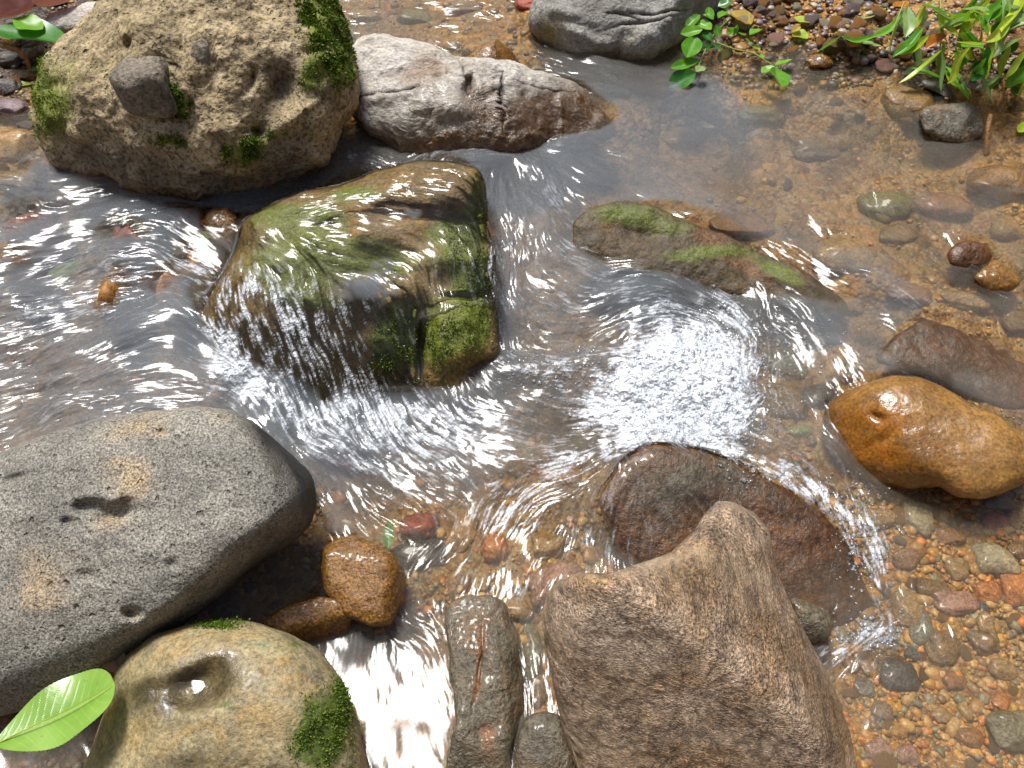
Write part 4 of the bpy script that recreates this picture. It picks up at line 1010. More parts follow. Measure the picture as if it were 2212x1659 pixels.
def coarse(ctrl, power=3.0, soft=25.0, s=4):
    f = shep(ctrl, cpx[::s, ::s], cpy[::s, ::s], power, soft)
    ii, jj = np.meshgrid(np.arange(cn) / s, np.arange(cm) / s, indexing='ij')
    return [bil(a, ii, jj) for a in f]


fc = []
for (x, y, dx, dy) in FLOW:
    z = float(lev(np.array(float(x)), np.array(float(y))))
    a, b = at(x - dx * 5, y - dy * 5, z), at(x + dx * 5, y + dy * 5, z)
    th = math.atan2(b[1] - a[1], b[0] - a[0])
    fc.append((x, y, math.cos(2 * th), math.sin(2 * th)))
c2, s2 = coarse(fc, 3.2, 22)
th = 0.5 * np.arctan2(s2, c2)
th = th + 0.35 * np.clip(fbm(np.stack([cpx, cpy, cpx * 0], -1), 0.012, 2, 77), -1, 1)
boil = np.clip(spot(cpx, cpy, [(1470, 830, 170, 120, 1.2), (1170, 810, 70, 40, .6), (1300, 980, 130, 40, .5), (540, 820, 90, 70, .4)]), 0, 1)
th = th + boil * 1.3 * np.clip(fbm(np.stack([GX[core], GY[core], GX[core] * 0], -1), 13, 3, 78), -1.2, 1.2)
DXF, DYF = np.cos(th), np.sin(th)


def lic(noise, L):
    n, m = noise.shape
    f = noise.shape[0] / DXF.shape[0]
    sub = int(round(1 / f))
    dx, dy = DXF[::sub, ::sub][:n, :m], DYF[::sub, ::sub][:n, :m]
    I, J = np.meshgrid(np.arange(n, dtype=np.float32), np.arange(m, dtype=np.float32), indexing='ij')
    acc = noise.copy(); wsum = 1.0
    for sg in (1, -1):
        fi, fj = I.copy(), J.copy()
        vx, vy = sg * dx, sg * dy
        for k in range(L):
            fi += vy; fj += vx
            np.clip(fi, 0, n - 1.01, fi); np.clip(fj, 0, m - 1.01, fj)
            wgt = 0.5 + 0.5 * math.cos(math.pi * (k + 1) / (L + 1))
            acc += wgt * bil(noise, fi, fj); wsum += wgt / 1.0 * 0.5
            ii, jj = fi.astype(np.int32), fj.astype(np.int32)
            ax_, ay_ = dx[ii, jj], dy[ii, jj]
            flip = np.where(ax_ * vx + ay_ * vy < 0, -1.0, 1.0)
            vx, vy = ax_ * flip, ay_ * flip
    acc -= acc.mean()
    return acc / acc.std()


def up(a):
    n, m = a.shape
    ii, jj = np.meshgrid(np.linspace(0, n - 1.01, cn), np.linspace(0, m - 1.01, cm), indexing='ij')
    return bil(a, ii, jj)


g1 = rng.normal(size=(cn, cm))
fine = lic(g1, 8)
g2 = blur(rng.normal(size=DXF[::2, ::2].shape), 1, 1)
midw = up(lic(g2, 9))
g3 = blur(rng.normal(size=DXF[::4, ::4].shape), 2, 2)
lowf = up(lic(g3, 8))
lowf = blur(lowf, 3, 1); lowf /= lowf.std()
g4 = blur(rng.normal(size=DXF[::8, ::8].shape), 2, 2)
swell = blur(up(lic(g4, 6)), 6, 1); swell /= swell.std()
ra, wa = coarse(ROUGH, 3.0, 25)
chop = perlin(np.stack([GX[core], GY[core], GX[core] * 0], -1) * 9, 40)
ra = ra * (0.25 + 1.15 * smooth(-0.45, 0.45, chop + 0.5 * perlin(np.stack([GX[core], GY[core], GX[core] * 0], -1) * 21, 49)))
disp = ra * (0.00046 * fine + 0.0011 * midw) + wa * (0.0040 * lowf + 0.0056 * swell) + 0.0004 * perlin(np.stack([GX[core], GY[core], GX[core] * 0], -1) * 28, 41)
P3 = np.stack([GX[core], GY[core], GX[core] * 0], -1)
disp += boil * (0.014 * fbm(P3, 11, 3, 61) + 0.0035 * (0.4 - np.abs(perlin(P3 * 60, 62))))
foam = (spot(cpx, cpy, FOAM) + spot(cpx, cpy, [(1440, 862, 115, 58, 1.15), (1550, 790, 55, 90, .6), (1350, 885, 60, 30, .5), (1490, 920, 90, 26, .5), (1420, 760, 70, 30, .3)])) * 1.05 * (0.85 + 0.3 * perlin(np.stack([cpx, cpy, cpx * 0], -1) / 60.0, 9))
disp += np.clip(foam, 0, 1) * (0.0012 * perlin(np.stack([GX[core], GY[core], GX[core] * 0], -1) * 90, 43) + 0.006 * perlin(np.stack([GX[core], GY[core], GX[core] * 0], -1) * 22, 44))

# what lies under the water
def fill(H, it):
    for _ in range(it):
        M = H.copy()
        for di in (-1, 0, 1):
            for dj in (-1, 0, 1):
                M = np.maximum(M, np.roll(np.roll(H, di, 0), dj, 1))
        H = np.where(H < -5, M, H)
    return H


def sample(H):
    fi = (GY[core] - RASTER['y0']) / RASTER['s']
    fj = (GX[core] - RASTER['x0']) / RASTER['s']
    return bil(H, fi, fj)


def close_(H):
    F2 = fill(H, 2)
    m = (F2 > -5)
    for _ in range(2):
        e = m.copy()
        for di in (-1, 0, 1):
            for dj in (-1, 0, 1):
                e &= np.roll(np.roll(m, di, 0), dj, 1)
        m = e
    return np.where(m, F2, -9.0)


HA = close_(H_ALL)
HF = close_(H_FILM)
valid = (HF > -5).astype(float)
HFs = blur(np.where(valid > 0, HF, 0), 1, 3) / np.maximum(blur(valid, 1, 3), 1e-4)
HFs = np.where(valid > 0, HFs, np.where(blur(valid, 1, 3) > 0.02, HFs, -0.3))
film = sample(HFs)
vmask = sample(valid)
base = WZ[core]
thick = 0.003 + spot(cpx, cpy, [(520, 760, 70, 90, .010), (640, 820, 120, 60, .012), (760, 860, 90, 40, .010), (700, 700, 90, 30, .004)])
filmz = np.where(vmask > 0.6, film + thick, -9)
lift = np.maximum(filmz - base, 0)
lift = np.where(lift > 0, lift, 0)
lift = blur(lift, 6, 2)
onrock = smooth(0.0, 0.02, lift)
rockz = sample(np.where(HA > -5, HA, -0.3))
z = base + lift + disp * (1 - np.where(cpx > 1150, 0.72, 0.65) * onrock) + onrock * np.minimum(ra, 1) * np.where(cpx > 1150, 0.4, 1.0) * (0.0005 * fine + 0.0012 * midw)
# keep the sheet just over the stones it runs over
z = np.where((vmask > 0.6), np.maximum(z, film + 0.0008 + 0.0003 * fine), z)
WZ[core] = z
bz = bedz(GX[core], GY[core])
under = np.maximum(bz, np.where(rockz < z + 0.004, rockz, bz))
depth = np.clip(z - under, 0, 0.3)
depth = blur(depth, 2, 1)
iso = fbm(P3, 45, 4, 63, 0.65) * 2.6
fn = smooth(-2.0, 2.0, (fine * 0.95 + midw * 0.5) * (1 - 0.6 * boil) + iso * (0.35 + 0.75 * boil))
foam_a = smooth(-0.06, 0.50, foam * 1.08 - (1 - fn) * 0.66)
FO = np.zeros_like(WZ); FO[core] = foam_a
DE = np.full_like(WZ, 0.06); DE[core] = depth


def water_mat():
    t = NT('stream_water')
    d = t.attr('depth')
    foam_ = t.attr('foam')
    ex = t.math('POWER', 2.718, t.math('MULTIPLY', d, -8.0))
    murk = t.math('MULTIPLY', t.math('SUBTRACT', 1.0, ex), 0.85)
    tr = t.n('ShaderNodeBsdfTransparent'); t.put(tr.inputs[0], (0.93, 0.92, 0.87))
    df = t.n('ShaderNodeBsdfDiffuse'); t.put(df.inputs[0], t.ramp(t.math('MULTIPLY', d, 5.0), [(0.12, (0.20, 0.172, 0.125)), (0.62, (0.15, 0.165, 0.175))]))
    body = t.n('ShaderNodeMixShader'); t.put(body.inputs[0], murk)
    t.t.links.new(tr.outputs[0], body.inputs[1]); t.t.links.new(df.outputs[0], body.inputs[2])
    fr = t.n('ShaderNodeFresnel'); fr.inputs[0].default_value = 1.33
    gl = t.n('ShaderNodeBsdfGlossy'); gl.inputs['Roughness'].default_value = 0.11
    mx = t.n('ShaderNodeMixShader'); t.put(mx.inputs[0], fr.outputs[0])
    t.t.links.new(body.outputs[0], mx.inputs[1]); t.t.links.new(gl.outputs[0], mx.inputs[2])
    fv = t.vor(240); fb = t.vor(110)
    fo = t.bsdf(t.ramp(t.noise(60, 4, 0.7), [(0.3, (0.50, 0.54, 0.58)), (0.62, (0.82, 0.85, 0.88))]), 0.22, t.bump(t.math('ADD', t.math('MULTIPLY', fv, 0.0024), t.math('MULTIPLY', fb, 0.005)), 1.0), 0.5)
    m2 = t.n('ShaderNodeMixShader'); t.put(m2.inputs[0], t.math('MULTIPLY', foam_, 0.9))
    t.t.links.new(mx.outputs[0], m2.inputs[1]); t.t.links.new(fo, m2.inputs[2])
    return t.surf(m2.outputs[0])


wo = mesh_obj('stream_water', np.stack([GX, GY, WZ], -1).reshape(-1, 3), grid_faces(*GX.shape), water_mat(), None, dict(depth=DE.ravel(), foam=FO.ravel()))
tag(wo, None, None, None, 'structure')


def wz_at(x, y):
    fi = (y - 0.16) / STEP; fj = (x + 1.42) / STEP
    return bil(WZ[core], fi, fj)


# bubbles riding on the white water
def bubbles(N, seed):
    r = np.random.default_rng(seed)
    V0, F0 = ico(2)
    px, py = r.uniform(1000, 1960, N * 14), r.uniform(560, 1420, N * 14)
    fo = spot(px, py, [(1600, 830, 40, 120, 1), (1500, 920, 120, 40, .8), (1180, 800, 90, 26, .9), (1560, 700, 60, 50, .6), (1450, 830, 150, 90, .5), (1720, 740, 70, 60, .2), (1860, 1150, 40, 80, .5), (1880, 1370, 60, 30, .8), (1700, 1030, 90, 20, .4)])
    k = r.uniform(size=len(px)) < fo
    px, py = px[k][:N], py[k][:N]
    P = surf_at(px, py)
    P[:, 2] = wz_at(P[:, 0], P[:, 1])
    n = len(P)
    s = np.clip(0.0016 * np.exp(r.normal(0, 0.4, n)), 0.0008, 0.0045)
    V = V0[None] * s[:, None, None] * np.array([1, 1, 0.8]) + P[:, None]
    F = (F0[None] + (np.arange(n) * len(V0))[:, None, None]).reshape(-1, 3)
    t = NT('bubble_film')
    tr = t.n('ShaderNodeBsdfTransparent'); t.put(tr.inputs[0], (0.97, 0.98, 1.0))
    gl = t.n('ShaderNodeBsdfGlossy'); gl.inputs['Roughness'].default_value = 0.04
    df = t.n('ShaderNodeBsdfDiffuse'); t.put(df.inputs[0], (0.8, 0.83, 0.86))
    m0 = t.n('ShaderNodeMixShader'); m0.inputs[0].default_value = 0.18
    t.t.links.new(tr.outputs[0], m0.inputs[1]); t.t.links.new(df.outputs[0], m0.inputs[2])
    fr = t.n('ShaderNodeFresnel'); fr.inputs[0].default_value = 1.5
    m1 = t.n('ShaderNodeMixShader'); t.put(m1.inputs[0], fr.outputs[0])
    t.t.links.new(m0.outputs[0], m1.inputs[1]); t.t.links.new(gl.outputs[0], m1.inputs[2])
    o = mesh_obj('foam_bubbles', V.reshape(-1, 3), F, t.surf(m1.outputs[0]))
    tag(o, 'white froth of small bubbles floating on the churning water', 'foam', None, 'stuff')


bubbles(3600, 4)

#@@PART3
# ------------------------------------------------------------------ leaves, plants and bits
def leaf_mat(name, a, b, vein, trans=0.4, rough=0.35):
    return leafy_mat(name, [(0, a), (1, b)], trans, rough, vein)


L_BRIGHT = leaf_mat('leaf_bright', (0.09, 0.29, 0.012), (0.20, 0.46, 0.03), (0.2, 0.36, 0.08))
L_DARK = leaf_mat('leaf_dark', (0.02, 0.11, 0.014), (0.05, 0.20, 0.02), (0.06, 0.2, 0.04), 0.25, 0.28)
L_YG = leaf_mat('leaf_yellowgreen', (0.32, 0.48, 0.02), (0.50, 0.62, 0.05), (0.4, 0.45, 0.12))
L_YEL = leaf_mat('leaf_yellow', (0.45, 0.32, 0.05), (0.58, 0.42, 0.10), (0.5, 0.3, 0.08))
L_ORANGE = leaf_mat('leaf_orange', (0.5, 0.16, 0.015), (0.6, 0.26, 0.03), (0.5, 0.2, 0.05))
L_PALE = leaf_mat('leaf_pale', (0.22, 0.36, 0.10), (0.36, 0.50, 0.18), (0.35, 0.45, 0.2))
L_BROWN = leaf_mat('leaf_brown', (0.16, 0.05, 0.035), (0.28, 0.10, 0.06), (0.2, 0.1, 0.06))
L_PINK = leaf_mat('leaf_pinkbrown', (0.42, 0.22, 0.18), (0.55, 0.34, 0.28), (0.4, 0.2, 0.15))
M_STEM = leaf_mat('stem_green', (0.22, 0.25, 0.04), (0.32, 0.32, 0.07), (0.3, 0.3, 0.08), 0.1, 0.5)
M_TWIG = rock_mat('twig_bark', [(0.25, 0.12, 0.04), (0.36, 0.18, 0.06)], 30, bump=0.001, rough=0.6)


def blade(base, tip, wid, bend=0.0, curl=0.15, roll=0.0, n=14, serr=0.0, tipshape=1.0, seed=0, wpos=0.42, side=0.0):
    """leaf blade vertices: base and tip in metres, wid half width, bend = sag of the midrib, curl = fold along it"""
    base, tip = np.asarray(base, float), np.asarray(tip, float)
    ax_ = tip - base
    L = np.linalg.norm(ax_)
    a = ax_ / L
    upv = np.array([0, 0, 1.0]) if abs(a[2]) < 0.9 else np.array([0, -1.0, 0.3])
    sd = np.cross(a, upv); sd /= np.linalg.norm(sd)
    nr = np.cross(sd, a)
    cr, sr = math.cos(roll), math.sin(roll)
    sd, nr = sd * cr + nr * sr, nr * cr - sd * sr
    m = 9
    t = np.linspace(0, 1, n)
    pf = (t ** (wpos / (1 - wpos) * 0.9 + 0.15)) * (1 - t) ** (0.75 * tipshape)
    pf = pf / pf.max() * wid
    pf[-1] = 0
    pf = np.maximum(pf, wid * 0.02)
    v = np.linspace(-1, 1, m)
    r = np.random.default_rng(seed)
    wob = 0.04 * L * np.sin(t * 6 + r.uniform(0, 6))
    P = base + a * (t * L)[:, None, None]
    edge = np.ones((n, m))
    if serr:
        edge[:, 0] += serr * (np.arange(n) % 2); edge[:, -1] += serr * (np.arange(n) % 2)
    off = pf[:, None] * v[None] * edge
    P = P + sd * (off + (wob * side)[:, None])[..., None]
    sag = -bend * L * np.sin(np.pi * np.clip(t, 0, 1) * 0.9)
    hump = np.abs(off) * curl * 2 + 0.10 * pf[:, None] * np.sin(t * 9 + 1)[:, None] * v[None]
    P = P + nr * (hump + (-sag)[:, None] * -1.0)[..., None]
    vein = np.zeros((n, m)); vein[:, m // 2] = 0.9
    return P.reshape(-1, 3), grid_faces(n, m), vein.ravel()


def leaf_obj(name, P, F, vein, mat, parent=None, org=None, shade=None):
    sh = np.full(len(P), rng.uniform() if shade is None else shade) + 0.15 * np.asarray(fbm(P, 40, 2, 4))
    if parent is not None and org is not None:
        P = P - np.asarray(org)
        return mesh_obj(name, P, F, mat, parent, dict(shade=sh, vein=vein))
    return mesh_obj(name, P, F, mat, None, dict(shade=sh, vein=vein), origin=P.mean(0))


def tube(path, r0, r1, k=7):
    path = np.asarray(path, float)
    n = len(path)
    # smooth the path
    tt = np.linspace(0, n - 1, max(2, (n - 1) * 6 + 1))
    pth = np.stack([np.interp(tt, np.arange(n), path[:, c]) for c in range(3)], 1)
    for _ in range(3):
        pth[1:-1] = 0.5 * pth[1:-1] + 0.25 * (pth[:-2] + pth[2:])
    d = np.gradient(pth, axis=0)
    d /= np.linalg.norm(d, axis=1)[:, None]
    u = np.cross(d, [0.3, 0.2, 0.93]); u /= np.linalg.norm(u, axis=1)[:, None]
    v = np.cross(d, u)
    an = np.linspace(0, 2 * np.pi, k, endpoint=False)
    rad = np.linspace(r0, r1, len(pth))[:, None, None]
    P = pth[:, None] + rad * (u[:, None] * np.cos(an)[None, :, None] + v[:, None] * np.sin(an)[None, :, None])
    return P.reshape(-1, 3), grid_faces(len(pth), k, True)


def up_at(px, py, h):
    """a point h metres above the ground or water seen near this place"""
    px, py = np.array(float(px)), np.array(float(py))
    z = max(float(bed_at(px, py)[2]), float(lev(px, py)))
    return at(px, py, z + h)


def empty(name, loc, label, cat, group=None):
    o = bpy.data.objects.new(name, None)
    o.empty_display_size = 0.05
    COL.objects.link(o)
    o.location = loc
    return tag(o, label, cat, group)


def c3(x, y): return 1431 + .353 * x, .353 * y


# seedling drooping over the pool: two sprays of small oval leaves
def spray(label, stem, leaves, h0, h1):
    pts = []
    n = len(stem)
    for k, (x, y) in enumerate(stem):
        pts.append(up_at(*c3(x, y), h0 + (h1 - h0) * k / (n - 1)))
    org = pts[0] - np.array([0, 0, 0.0])
    e = empty('seedling', org, label, 'seedling', 'seedlings over the pool')
    P, F = tube(pts, 0.0022, 0.0012)
    mesh_obj('stem', P - org, F, M_STEM, e, dict(shade=np.full(len(P), .5)))
    for (bx, by, tx, ty, wd, mt, hb, ht) in leaves:
        b, t_ = up_at(*c3(bx, by), hb), up_at(*c3(tx, ty), ht)
        sc_ = np.linalg.norm(b - EYE) / FPX * .353
        P, F, v = blade(b, t_, wd * sc_ * 1.35, 0.06, 0.2, rng.uniform(-.5, .5), seed=abs(int(bx)))
        leaf_obj('leaf', P, F, v, mt, e, org)
    return e


spray('upright seedling with oval green leaves dipping into the pool, beside the grey angular boulder', [(420, 110), (340, 180), (300, 230), (255, 320), (205, 440)],
      [(205, 225, 150, 350, 42, L_BRIGHT, .05, .04), (225, 365, 50, 415, 26, L_BRIGHT, .03, .02), (205, 445, 35, 530, 44, L_DARK, .02, -.012), (210, 440, 250, 405, 22, L_PALE, .03, .03), (245, 180, 110, 205, 28, L_BRIGHT, .06, .05), (230, 90, 145, 165, 26, L_BRIGHT, .07, .05),
       (300, 180, 215, 130, 26, L_BRIGHT, .06, .06), (310, 120, 250, 85, 22, L_BRIGHT, .07, .07), (340, 40, 430, 10, 36, L_DARK, .07, .06), (300, 120, 280, 40, 18, L_BRIGHT, .07, .07), (290, 240, 270, 310, 14, L_DARK, .05, .03), (330, 150, 345, 230, 18, L_BRIGHT, .06, .04), (300, 250, 250, 190, 18, L_DARK, .05, .05), (345, 110, 390, 60, 20, L_BRIGHT, .07, .06)], .06, .02)
spray('trailing seedling with three leaves at its tip over the pool, right of the upright one', [(330, 260), (430, 300), (560, 325), (620, 365), (685, 405)],
      [(690, 400, 795, 360, 24, L_BRIGHT, .02, .02), (685, 408, 605, 445, 26, L_BRIGHT, .02, .012), (690, 415, 735, 530, 46, L_BRIGHT, .02, .012), (535, 215, 610, 180, 36, L_BRIGHT, .04, .04), (455, 165, 405, 215, 24, L_BRIGHT, .05, .03), (460, 200, 510, 215, 16, L_BRIGHT, .04, .03), (505, 235, 560, 275, 16, L_BRIGHT, .04, .03),
       (545, 275, 595, 305, 18, L_YG, .03, .03), (585, 320, 605, 355, 16, L_BRIGHT, .02, .02), (310, 270, 360, 300, 14, L_DARK, .04, .03), (460, 150, 440, 210, 10, L_BRIGHT, .05, .04)], .05, .015)

# leafy clump hanging from the bank at the top right
org = up_at(2140, 20, 0.03)
clump = empty('bank_plant', org, 'tangle of long pointed green and yellow-green leaves hanging over the bank at the top right', 'plant')
CL = [  # base, tip (crop pixels), half width, material, bend, heights
    (2010, -60, 1850, 215, 24, L_YG, .10, .12, .04), (2080, -40, 2060, 220, 30, L_BRIGHT, .04, .13, .07), (1940, -40, 1840, 120, 18, L_YG, .0, .12, .06), (1690, 330, 1500, 440, 26, L_PALE, .1, .05, .01), (1690, 340, 1700, 480, 22, L_PALE, .0, .05, .015), (1500, 450, 1680, 490, 20, L_PALE, -.1, .02, .012),
    (1870, 310, 1760, 450, 26, L_BRIGHT, .05, .07, .02), (1900, 380, 2000, 550, 26, L_BRIGHT, .0, .06, .012), (1960, 380, 1900, 480, 30, L_DARK, .0, .07, .03), (2000, 280, 1960, 430, 30, L_DARK, .0, .08, .04), (2010, 465, 2150, 470, 14, L_YG, .0, .04, .03), (2230, 420, 2140, 490, 40, L_DARK, .0, .05, .03),
    (2200, 480, 2170, 570, 40, L_DARK, .0, .03, .005), (1500, 20, 1400, 290, 6, L_YG, .02, .10, .02), (1960, 180, 1930, 280, 8, L_YEL, .0, .09, .05), (1690, 60, 1730, 230, 10, L_YG, .0, .09, .05), (1830, 130, 1740, 165, 40, L_YG, .05, .08, .07), (1930, 80, 1770, 150, 44, L_YG, .03, .10, .06),
    (1640, 70, 1770, 165, 32, L_PALE, .0, .08, .06), (1490, 70, 1500, 170, 42, L_PALE, .0, .07, .05), (1480, 90, 1330, 190, 22, L_PALE, .1, .06, .04), (1600, 60, 1580, 150, 26, L_PALE, .0, .08, .05), (1520, 130, 1520, 240, 12, L_PALE, .0, .06, .03), (1590, 200, 1460, 300, 36, L_BRIGHT, .0, .06, .03),
    (1620, 250, 1530, 320, 30, L_BRIGHT, .0, .06, .03), (1550, 300, 1540, 370, 20, L_DARK, .0, .04, .02), (1830, 200, 1930, 290, 34, L_BRIGHT, -.05, .09, .06), (1800, 230, 1890, 330, 30, L_DARK, .0, .08, .05), (2100, 60, 2230, 130, 50, L_BRIGHT, .0, .12, .09), (2060, 20, 2000, 120, 40, L_BRIGHT, .0, .12, .09),
    (2140, 130, 2030, 210, 36, L_DARK, .0, .11, .08), (2230, 150, 2080, 190, 40, L_DARK, .0, .12, .09), (1880, 60, 1990, 180, 24, L_YG, .0, .11, .07), (2180, -20, 2110, 110, 36, L_PALE, .0, .13, .1), (2240, 10, 2170, 100, 40, L_PALE, .0, .13, .1), (1720, 430, 1860, 560, 28, L_YG, .0, .03, .008),
    (1760, 470, 1840, 560, 24, L_BRIGHT, .0, .02, .006), (1560, 380, 1660, 350, 8, L_YEL, .0, .03, .03), (1640, 330, 1820, 370, 6, L_YEL, .0, .04, .04), (1860, 400, 1800, 330, 22, L_BRIGHT, .0, .05, .05), (1720, 250, 1690, 400, 14, L_YG, .0, .07, .03), (1780, 130, 1650, 40, 30, L_PALE, .0, .09, .09),
    (2100, 300, 2060, 420, 24, L_DARK, .0, .08, .04), (2180, 260, 2090, 330, 34, L_DARK, .0, .10, .06), (1300, 260, 1150, 225, 22, L_PALE, .05, .02, .015), (1960, 300, 1850, 260, 24, L_BRIGHT, .0, .08, .08), (2060, 470, 2000, 540, 18, L_BRIGHT, .0, .03, .01), (1680, 10, 1580, 40, 16, L_YG, .0, .1, .1),
    (2230, 330, 2150, 420, 30, L_DARK, .0, .08, .04), (1990, 90, 1900, 60, 26, L_YG, .0, .12, .11)]
CL += [(bx + 18, by - 30, bx + (tx - bx) * 1.25 + 30 * math.sin(k * 2.3), by + (ty - by) * 1.25 + 14 * math.cos(k * 1.7), wd * 0.8, (L_YG, L_PALE, L_BRIGHT)[k % 3], bd, hb + .02, ht + .015) for k, (bx, by, tx, ty, wd, mt, bd, hb, ht) in enumerate(CL) if wd > 17]
for (bx, by, tx, ty, wd, mt, bd, hb, ht) in CL:
    tx, ty = bx + (tx - bx) * 1.15, by + (ty - by) * 1.15
    b, t_ = up_at(*c3(bx, by), hb), up_at(*c3(tx, ty), ht)
    sc_ = np.linalg.norm(b - EYE) / FPX * .353
    P, F, v = blade(b, t_, wd * sc_ * 1.0, bd + .03, 0.25, rng.uniform(-.7, .7), seed=abs(int(bx + by)), side=1.0)
    leaf_obj('leaf', P, F, v, mt, clump, org)
for pts in ([(1980, -60), (1920, 120), (1800, 330), (1700, 440)], [(2200, -40), (2050, 200), (1960, 330), (1880, 420), (1830, 540)], [(1480, 10), (1420, 160), (1385, 300)], [(1700, 0), (1710, 200), (1690, 360), (1560, 400)]):
    path = [up_at(*c3(x, y), .09 - .025 * k) for k, (x, y) in enumerate(pts)]
    P, F = tube(path, 0.002, 0.0013)
    mesh_obj('stem', P - org, F, M_STEM, clump, dict(shade=np.full(len(P), .5)))


# single leaves lying about
def fallen(label, b, t_, wd, mat, hb=.006, ht=.006, bend=.05, curl=.12, roll=0., name='fallen_leaf', n=16, serr=0, shade=None, wpos=0.42):
    B, T = up_at(*b, hb), up_at(*t_, ht)
    sc_ = np.linalg.norm(B - EYE) / FPX
    P, F, v = blade(B, T, wd * sc_, bend, curl, roll, n=n, serr=serr, seed=abs(int(b[0])), wpos=wpos)
    return tag(leaf_obj(name, P, F, v, mat, shade=shade), label, 'leaf')


bl = empty('fallen_leaf', at(100, 1560, .02), 'large glossy light green leaf with a fine toothed edge, lying at the bottom left', 'leaf')
B, T = at(-12, 1608, .025), at(246, 1476, .04)
P, F, v = blade(B, T, 62 * np.linalg.norm(B - EYE) / FPX, 0.07, 0.10, 0.15, n=61, serr=0.014, tipshape=0.62, wpos=0.40, seed=3)


def big_leaf_mat():
    t = NT('glossy_leaf')
    c = t.ramp(t.noise(14, 3), [(0.3, (0.16, 0.34, 0.035)), (0.7, (0.30, 0.50, 0.09))])
    c = t.mix(t.math('MULTIPLY', t.attr('vein'), 0.8), c, (0.42, 0.55, 0.16))
    c = t.mix(t.ramp(t.noise(150, 2), [(0.64, 0.0), (0.70, 0.5)]), c, (0.2, 0.25, 0.06))
    b = t.bsdf(c, 0.26, t.bump(t.math('ADD', t.attr('vein'), t.math('MULTIPLY', t.noise(70, 2), 0.6)), 0.0008), 0.5)
    tr = t.n('ShaderNodeBsdfTranslucent'); t.put(tr.inputs[0], c)
    mx = t.n('ShaderNodeMixShader'); mx.inputs[0].default_value = .35
    t.t.links.new(b, mx.inputs[1]); t.t.links.new(tr.outputs[0], mx.inputs[2])
    return t.surf(mx.outputs[0])


Lu = np.linalg.norm(T - B)
# side veins on a finer copy of the blade grid
Pg = P.reshape(61, 9, 3)
U = np.repeat(np.linspace(0, 1, 61)[:, None], 9, 1)
Vv = np.repeat(np.linspace(-1, 1, 9)[None], 61, 0)
ku = np.arange(0, 60.001, 0.5); kv = np.arange(0, 8.001, 0.2)
II, JJ = np.meshgrid(ku, kv, indexing='ij')
Pf = np.stack([bil(Pg[..., c], II, JJ) for c in range(3)], -1)
uu, vv = bil(U, II, JJ), bil(Vv, II, JJ)
ph = (uu * 13 - np.abs(vv) * 2.0 + 0.15 * np.sin(uu * 17)) % 1.0
sv = np.exp(-((ph - 0.5) / 0.09) ** 2) * 0.55 * smooth(1.0, 0.75, np.abs(vv))
mv = np.exp(-(vv / 0.035) ** 2)
vn = np.maximum(sv * 0.6, mv)
o_ = mesh_obj('blade', (Pf - np.array(at(100, 1560, .02))).reshape(-1, 3), grid_faces(*vn.shape), big_leaf_mat(), bl, dict(vein=vn.ravel()))
pt, pf_ = tube([at(-60, 1625, .022), at(-30, 1616, .023), at(-8, 1607, .0255), at(60, 1573, .029), at(150, 1530, .034), at(240, 1479, .0395)], 0.0013, 0.0004)
mesh_obj('midrib', pt - np.array(at(100, 1560, .02)) - np.array([0, 0, 0.0006]), pf_, L_YG, bl, dict(shade=np.full(len(pt), .6)))

fallen('dark green pointed leaf folded over the bank beside the pale stone, top left', (-20, 62), (142, 90), 44, L_DARK, .06, .05, .05, .2, .2)
fallen('bright green leaf on the bank above the dark one, top left', (30, 40), (92, 62), 22, L_BRIGHT, .06, .05)
fallen('tiny lime leaf floating left of the tan boulder', (22, 180), (68, 181), 7, L_YG, .004, .004)
fallen('slim pale leaf tip sticking out by the left flank of the tan boulder', (58, 152), (92, 146), 6, L_PALE, .012, .012)
fallen('green leaf caught on stones under water in front of the mossy block', (455, 510), (388, 512), 19, L_BRIGHT, -.012, -.008, 0, .05)
fallen('blurred yellow-green leaf under the ripples on the left', (95, 600), (180, 565), 16, L_YG, -.012, -.012)
fallen('second yellow-green leaf under the ripples, just below the first', (110, 615), (150, 590), 12, L_YG, -.014, -.012)
fallen('crinkled pale yellow leaf on the gravel beside the seedling', *[c3(415, 70), c3(545, 140)], 17, L_YEL, .012, .012, .1, .4)
fallen('round yellow-green leaf lying on the bank gravel', *[c3(800, 105), c3(910, 135)], 11, L_YG, .012, .012)
fallen('yellow-green leaf with an orange tip at the waterline of the gravel bank', *[c3(790, 185), c3(890, 235)], 15, L_YG, .008, .01)
fallen('orange crumpled leaf touching the yellow-green one at the waterline', *[c3(795, 200), c3(840, 160)], 8, L_YEL, .014, .016, .1, .4)
fallen('orange leaf caught among the green leaves of the bank plant', *[c3(1610, 300), c3(1740, 215)], 14, L_ORANGE, .07, .075, .1, .4)
fallen('orange leaf at the very top edge above the bank plant', *[c3(1410, 40), c3(1510, 5)], 10, L_ORANGE, .05, .05)
fallen('narrow pointed green leaf pointing down to the water on the bank', *[c3(1110, 205), c3(940, 315)], 11, L_BRIGHT, .02, .008)
fallen('long narrow pale leaf lying across the gravel left of the bank plant', *[c3(1340, 280), c3(1140, 225)], 9, L_PALE, .012, .014)
fallen('thin green leaf near the top edge of the gravel bank', *[c3(1370, 50), c3(1200, 110)], 7, L_PALE, .015, .015)
fallen('lime leaf at the right edge of the pool', (2225, 262), (2200, 285), 10, L_YG, .005, .005)
fallen('pale lime scrap of leaf stuck on the mossy ridge', (1380, 452), (1425, 460), 8, L_YG, .012, .012)
fallen('little green leaf under the current above the square rust stone', (840, 1125), (838, 1185), 12, L_BRIGHT, -.006, -.006)
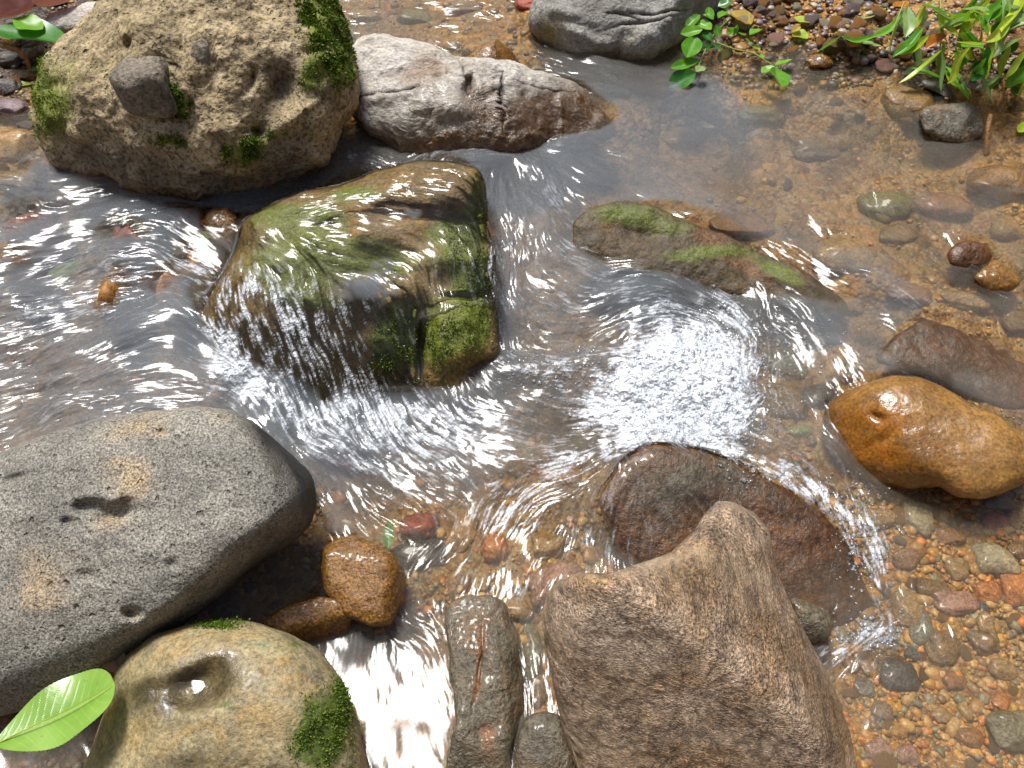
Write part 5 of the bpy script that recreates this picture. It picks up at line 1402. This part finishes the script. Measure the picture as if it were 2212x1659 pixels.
fallen('dead pinkish leaf wedged between the grey and yellowish boulders', (235, 1400), (262, 1452), 20, L_PINK, .045, .05, .1, .3)
fallen('dead orange-brown leaf under the pinkish one by the yellowish boulder', (195, 1470), (262, 1450), 18, L_ORANGE, .03, .035, .1, .2, shade=0.0)
fallen('brown curled leaf in the dark corner at the top left', (-10, 40), (80, 8), 34, L_BROWN, .06, .06, .1, .4)
fallen('dark brown dead leaf at the top left edge of the bank', (70, 14), (170, -12), 36, L_BROWN, .06, .06, .1, .4)
fallen('small leaf fragment lying in the crevice above the yellowish boulder', (338, 1345), (372, 1330), 8, L_BROWN, .05, .05, .1, .4)

# twig by the grey stone
P, F = tube([up_at(2140, 248, .03), up_at(2134, 275, .02), up_at(2132, 300, .004), up_at(2131, 332, -.02)], 0.005, 0.0065)
tag(mesh_obj('twig', P, F, M_TWIG, None, origin=P.mean(0)), 'short orange-brown twig standing in the water right of the grey stone', 'twig')
P, F = tube([up_at(0, 96, .05), up_at(40, 108, .04), up_at(58, 128, .02), up_at(64, 150, .01)], 0.006, 0.004)
tag(mesh_obj('twig', P, F, M_TWIG, None, origin=P.mean(0)), 'thin root-like twig on the bank at the left edge, top', 'twig')

# puddle in the hollow of the round rock
def puddle():
    V, nrm = rnd['V'], rnd['N']
    s = (np.abs(rnd['px'] - 415) < 40) & (np.abs(rnd['py'] - 1490) < 34) & (rnd['sn'] > 0)
    zc = V[s][:, 2].min()
    c = V[s][V[s][:, 2].argmin()]
    n, m = 14, 90
    rr_ = np.linspace(0, 1, n)[:, None]
    a_ = np.linspace(0, 2 * np.pi, m, endpoint=False)[None]
    P = np.stack([c[0] + 0.018 * rr_ * (1 + 0.25 * np.sin(2 * a_ + 1) + 0.12 * np.sin(3 * a_)) * np.cos(a_), c[1] + 0.013 * rr_ * (1 + 0.25 * np.sin(2 * a_ + 1) + 0.12 * np.sin(3 * a_)) * np.sin(a_), np.full((n, m), zc + 0.011) + 0 * rr_], -1)
    t = NT('puddle_water')
    tr = t.n('ShaderNodeBsdfTransparent'); t.put(tr.inputs[0], (0.85, 0.82, 0.7))
    fr = t.n('ShaderNodeFresnel'); fr.inputs[0].default_value = 1.28
    gl = t.n('ShaderNodeBsdfGlossy'); gl.inputs['Roughness'].default_value = 0.02
    mx = t.n('ShaderNodeMixShader'); t.put(mx.inputs[0], fr.outputs[0])
    t.t.links.new(tr.outputs[0], mx.inputs[1]); t.t.links.new(gl.outputs[0], mx.inputs[2])
    o = mesh_obj('puddle', P.reshape(-1, 3), grid_faces(n, m, True), t.surf(mx.outputs[0]), None, origin=P.reshape(-1, 3).mean(0))
    tag(o, 'tiny puddle gleaming in the hollow of the yellowish boulder', 'puddle')


puddle()
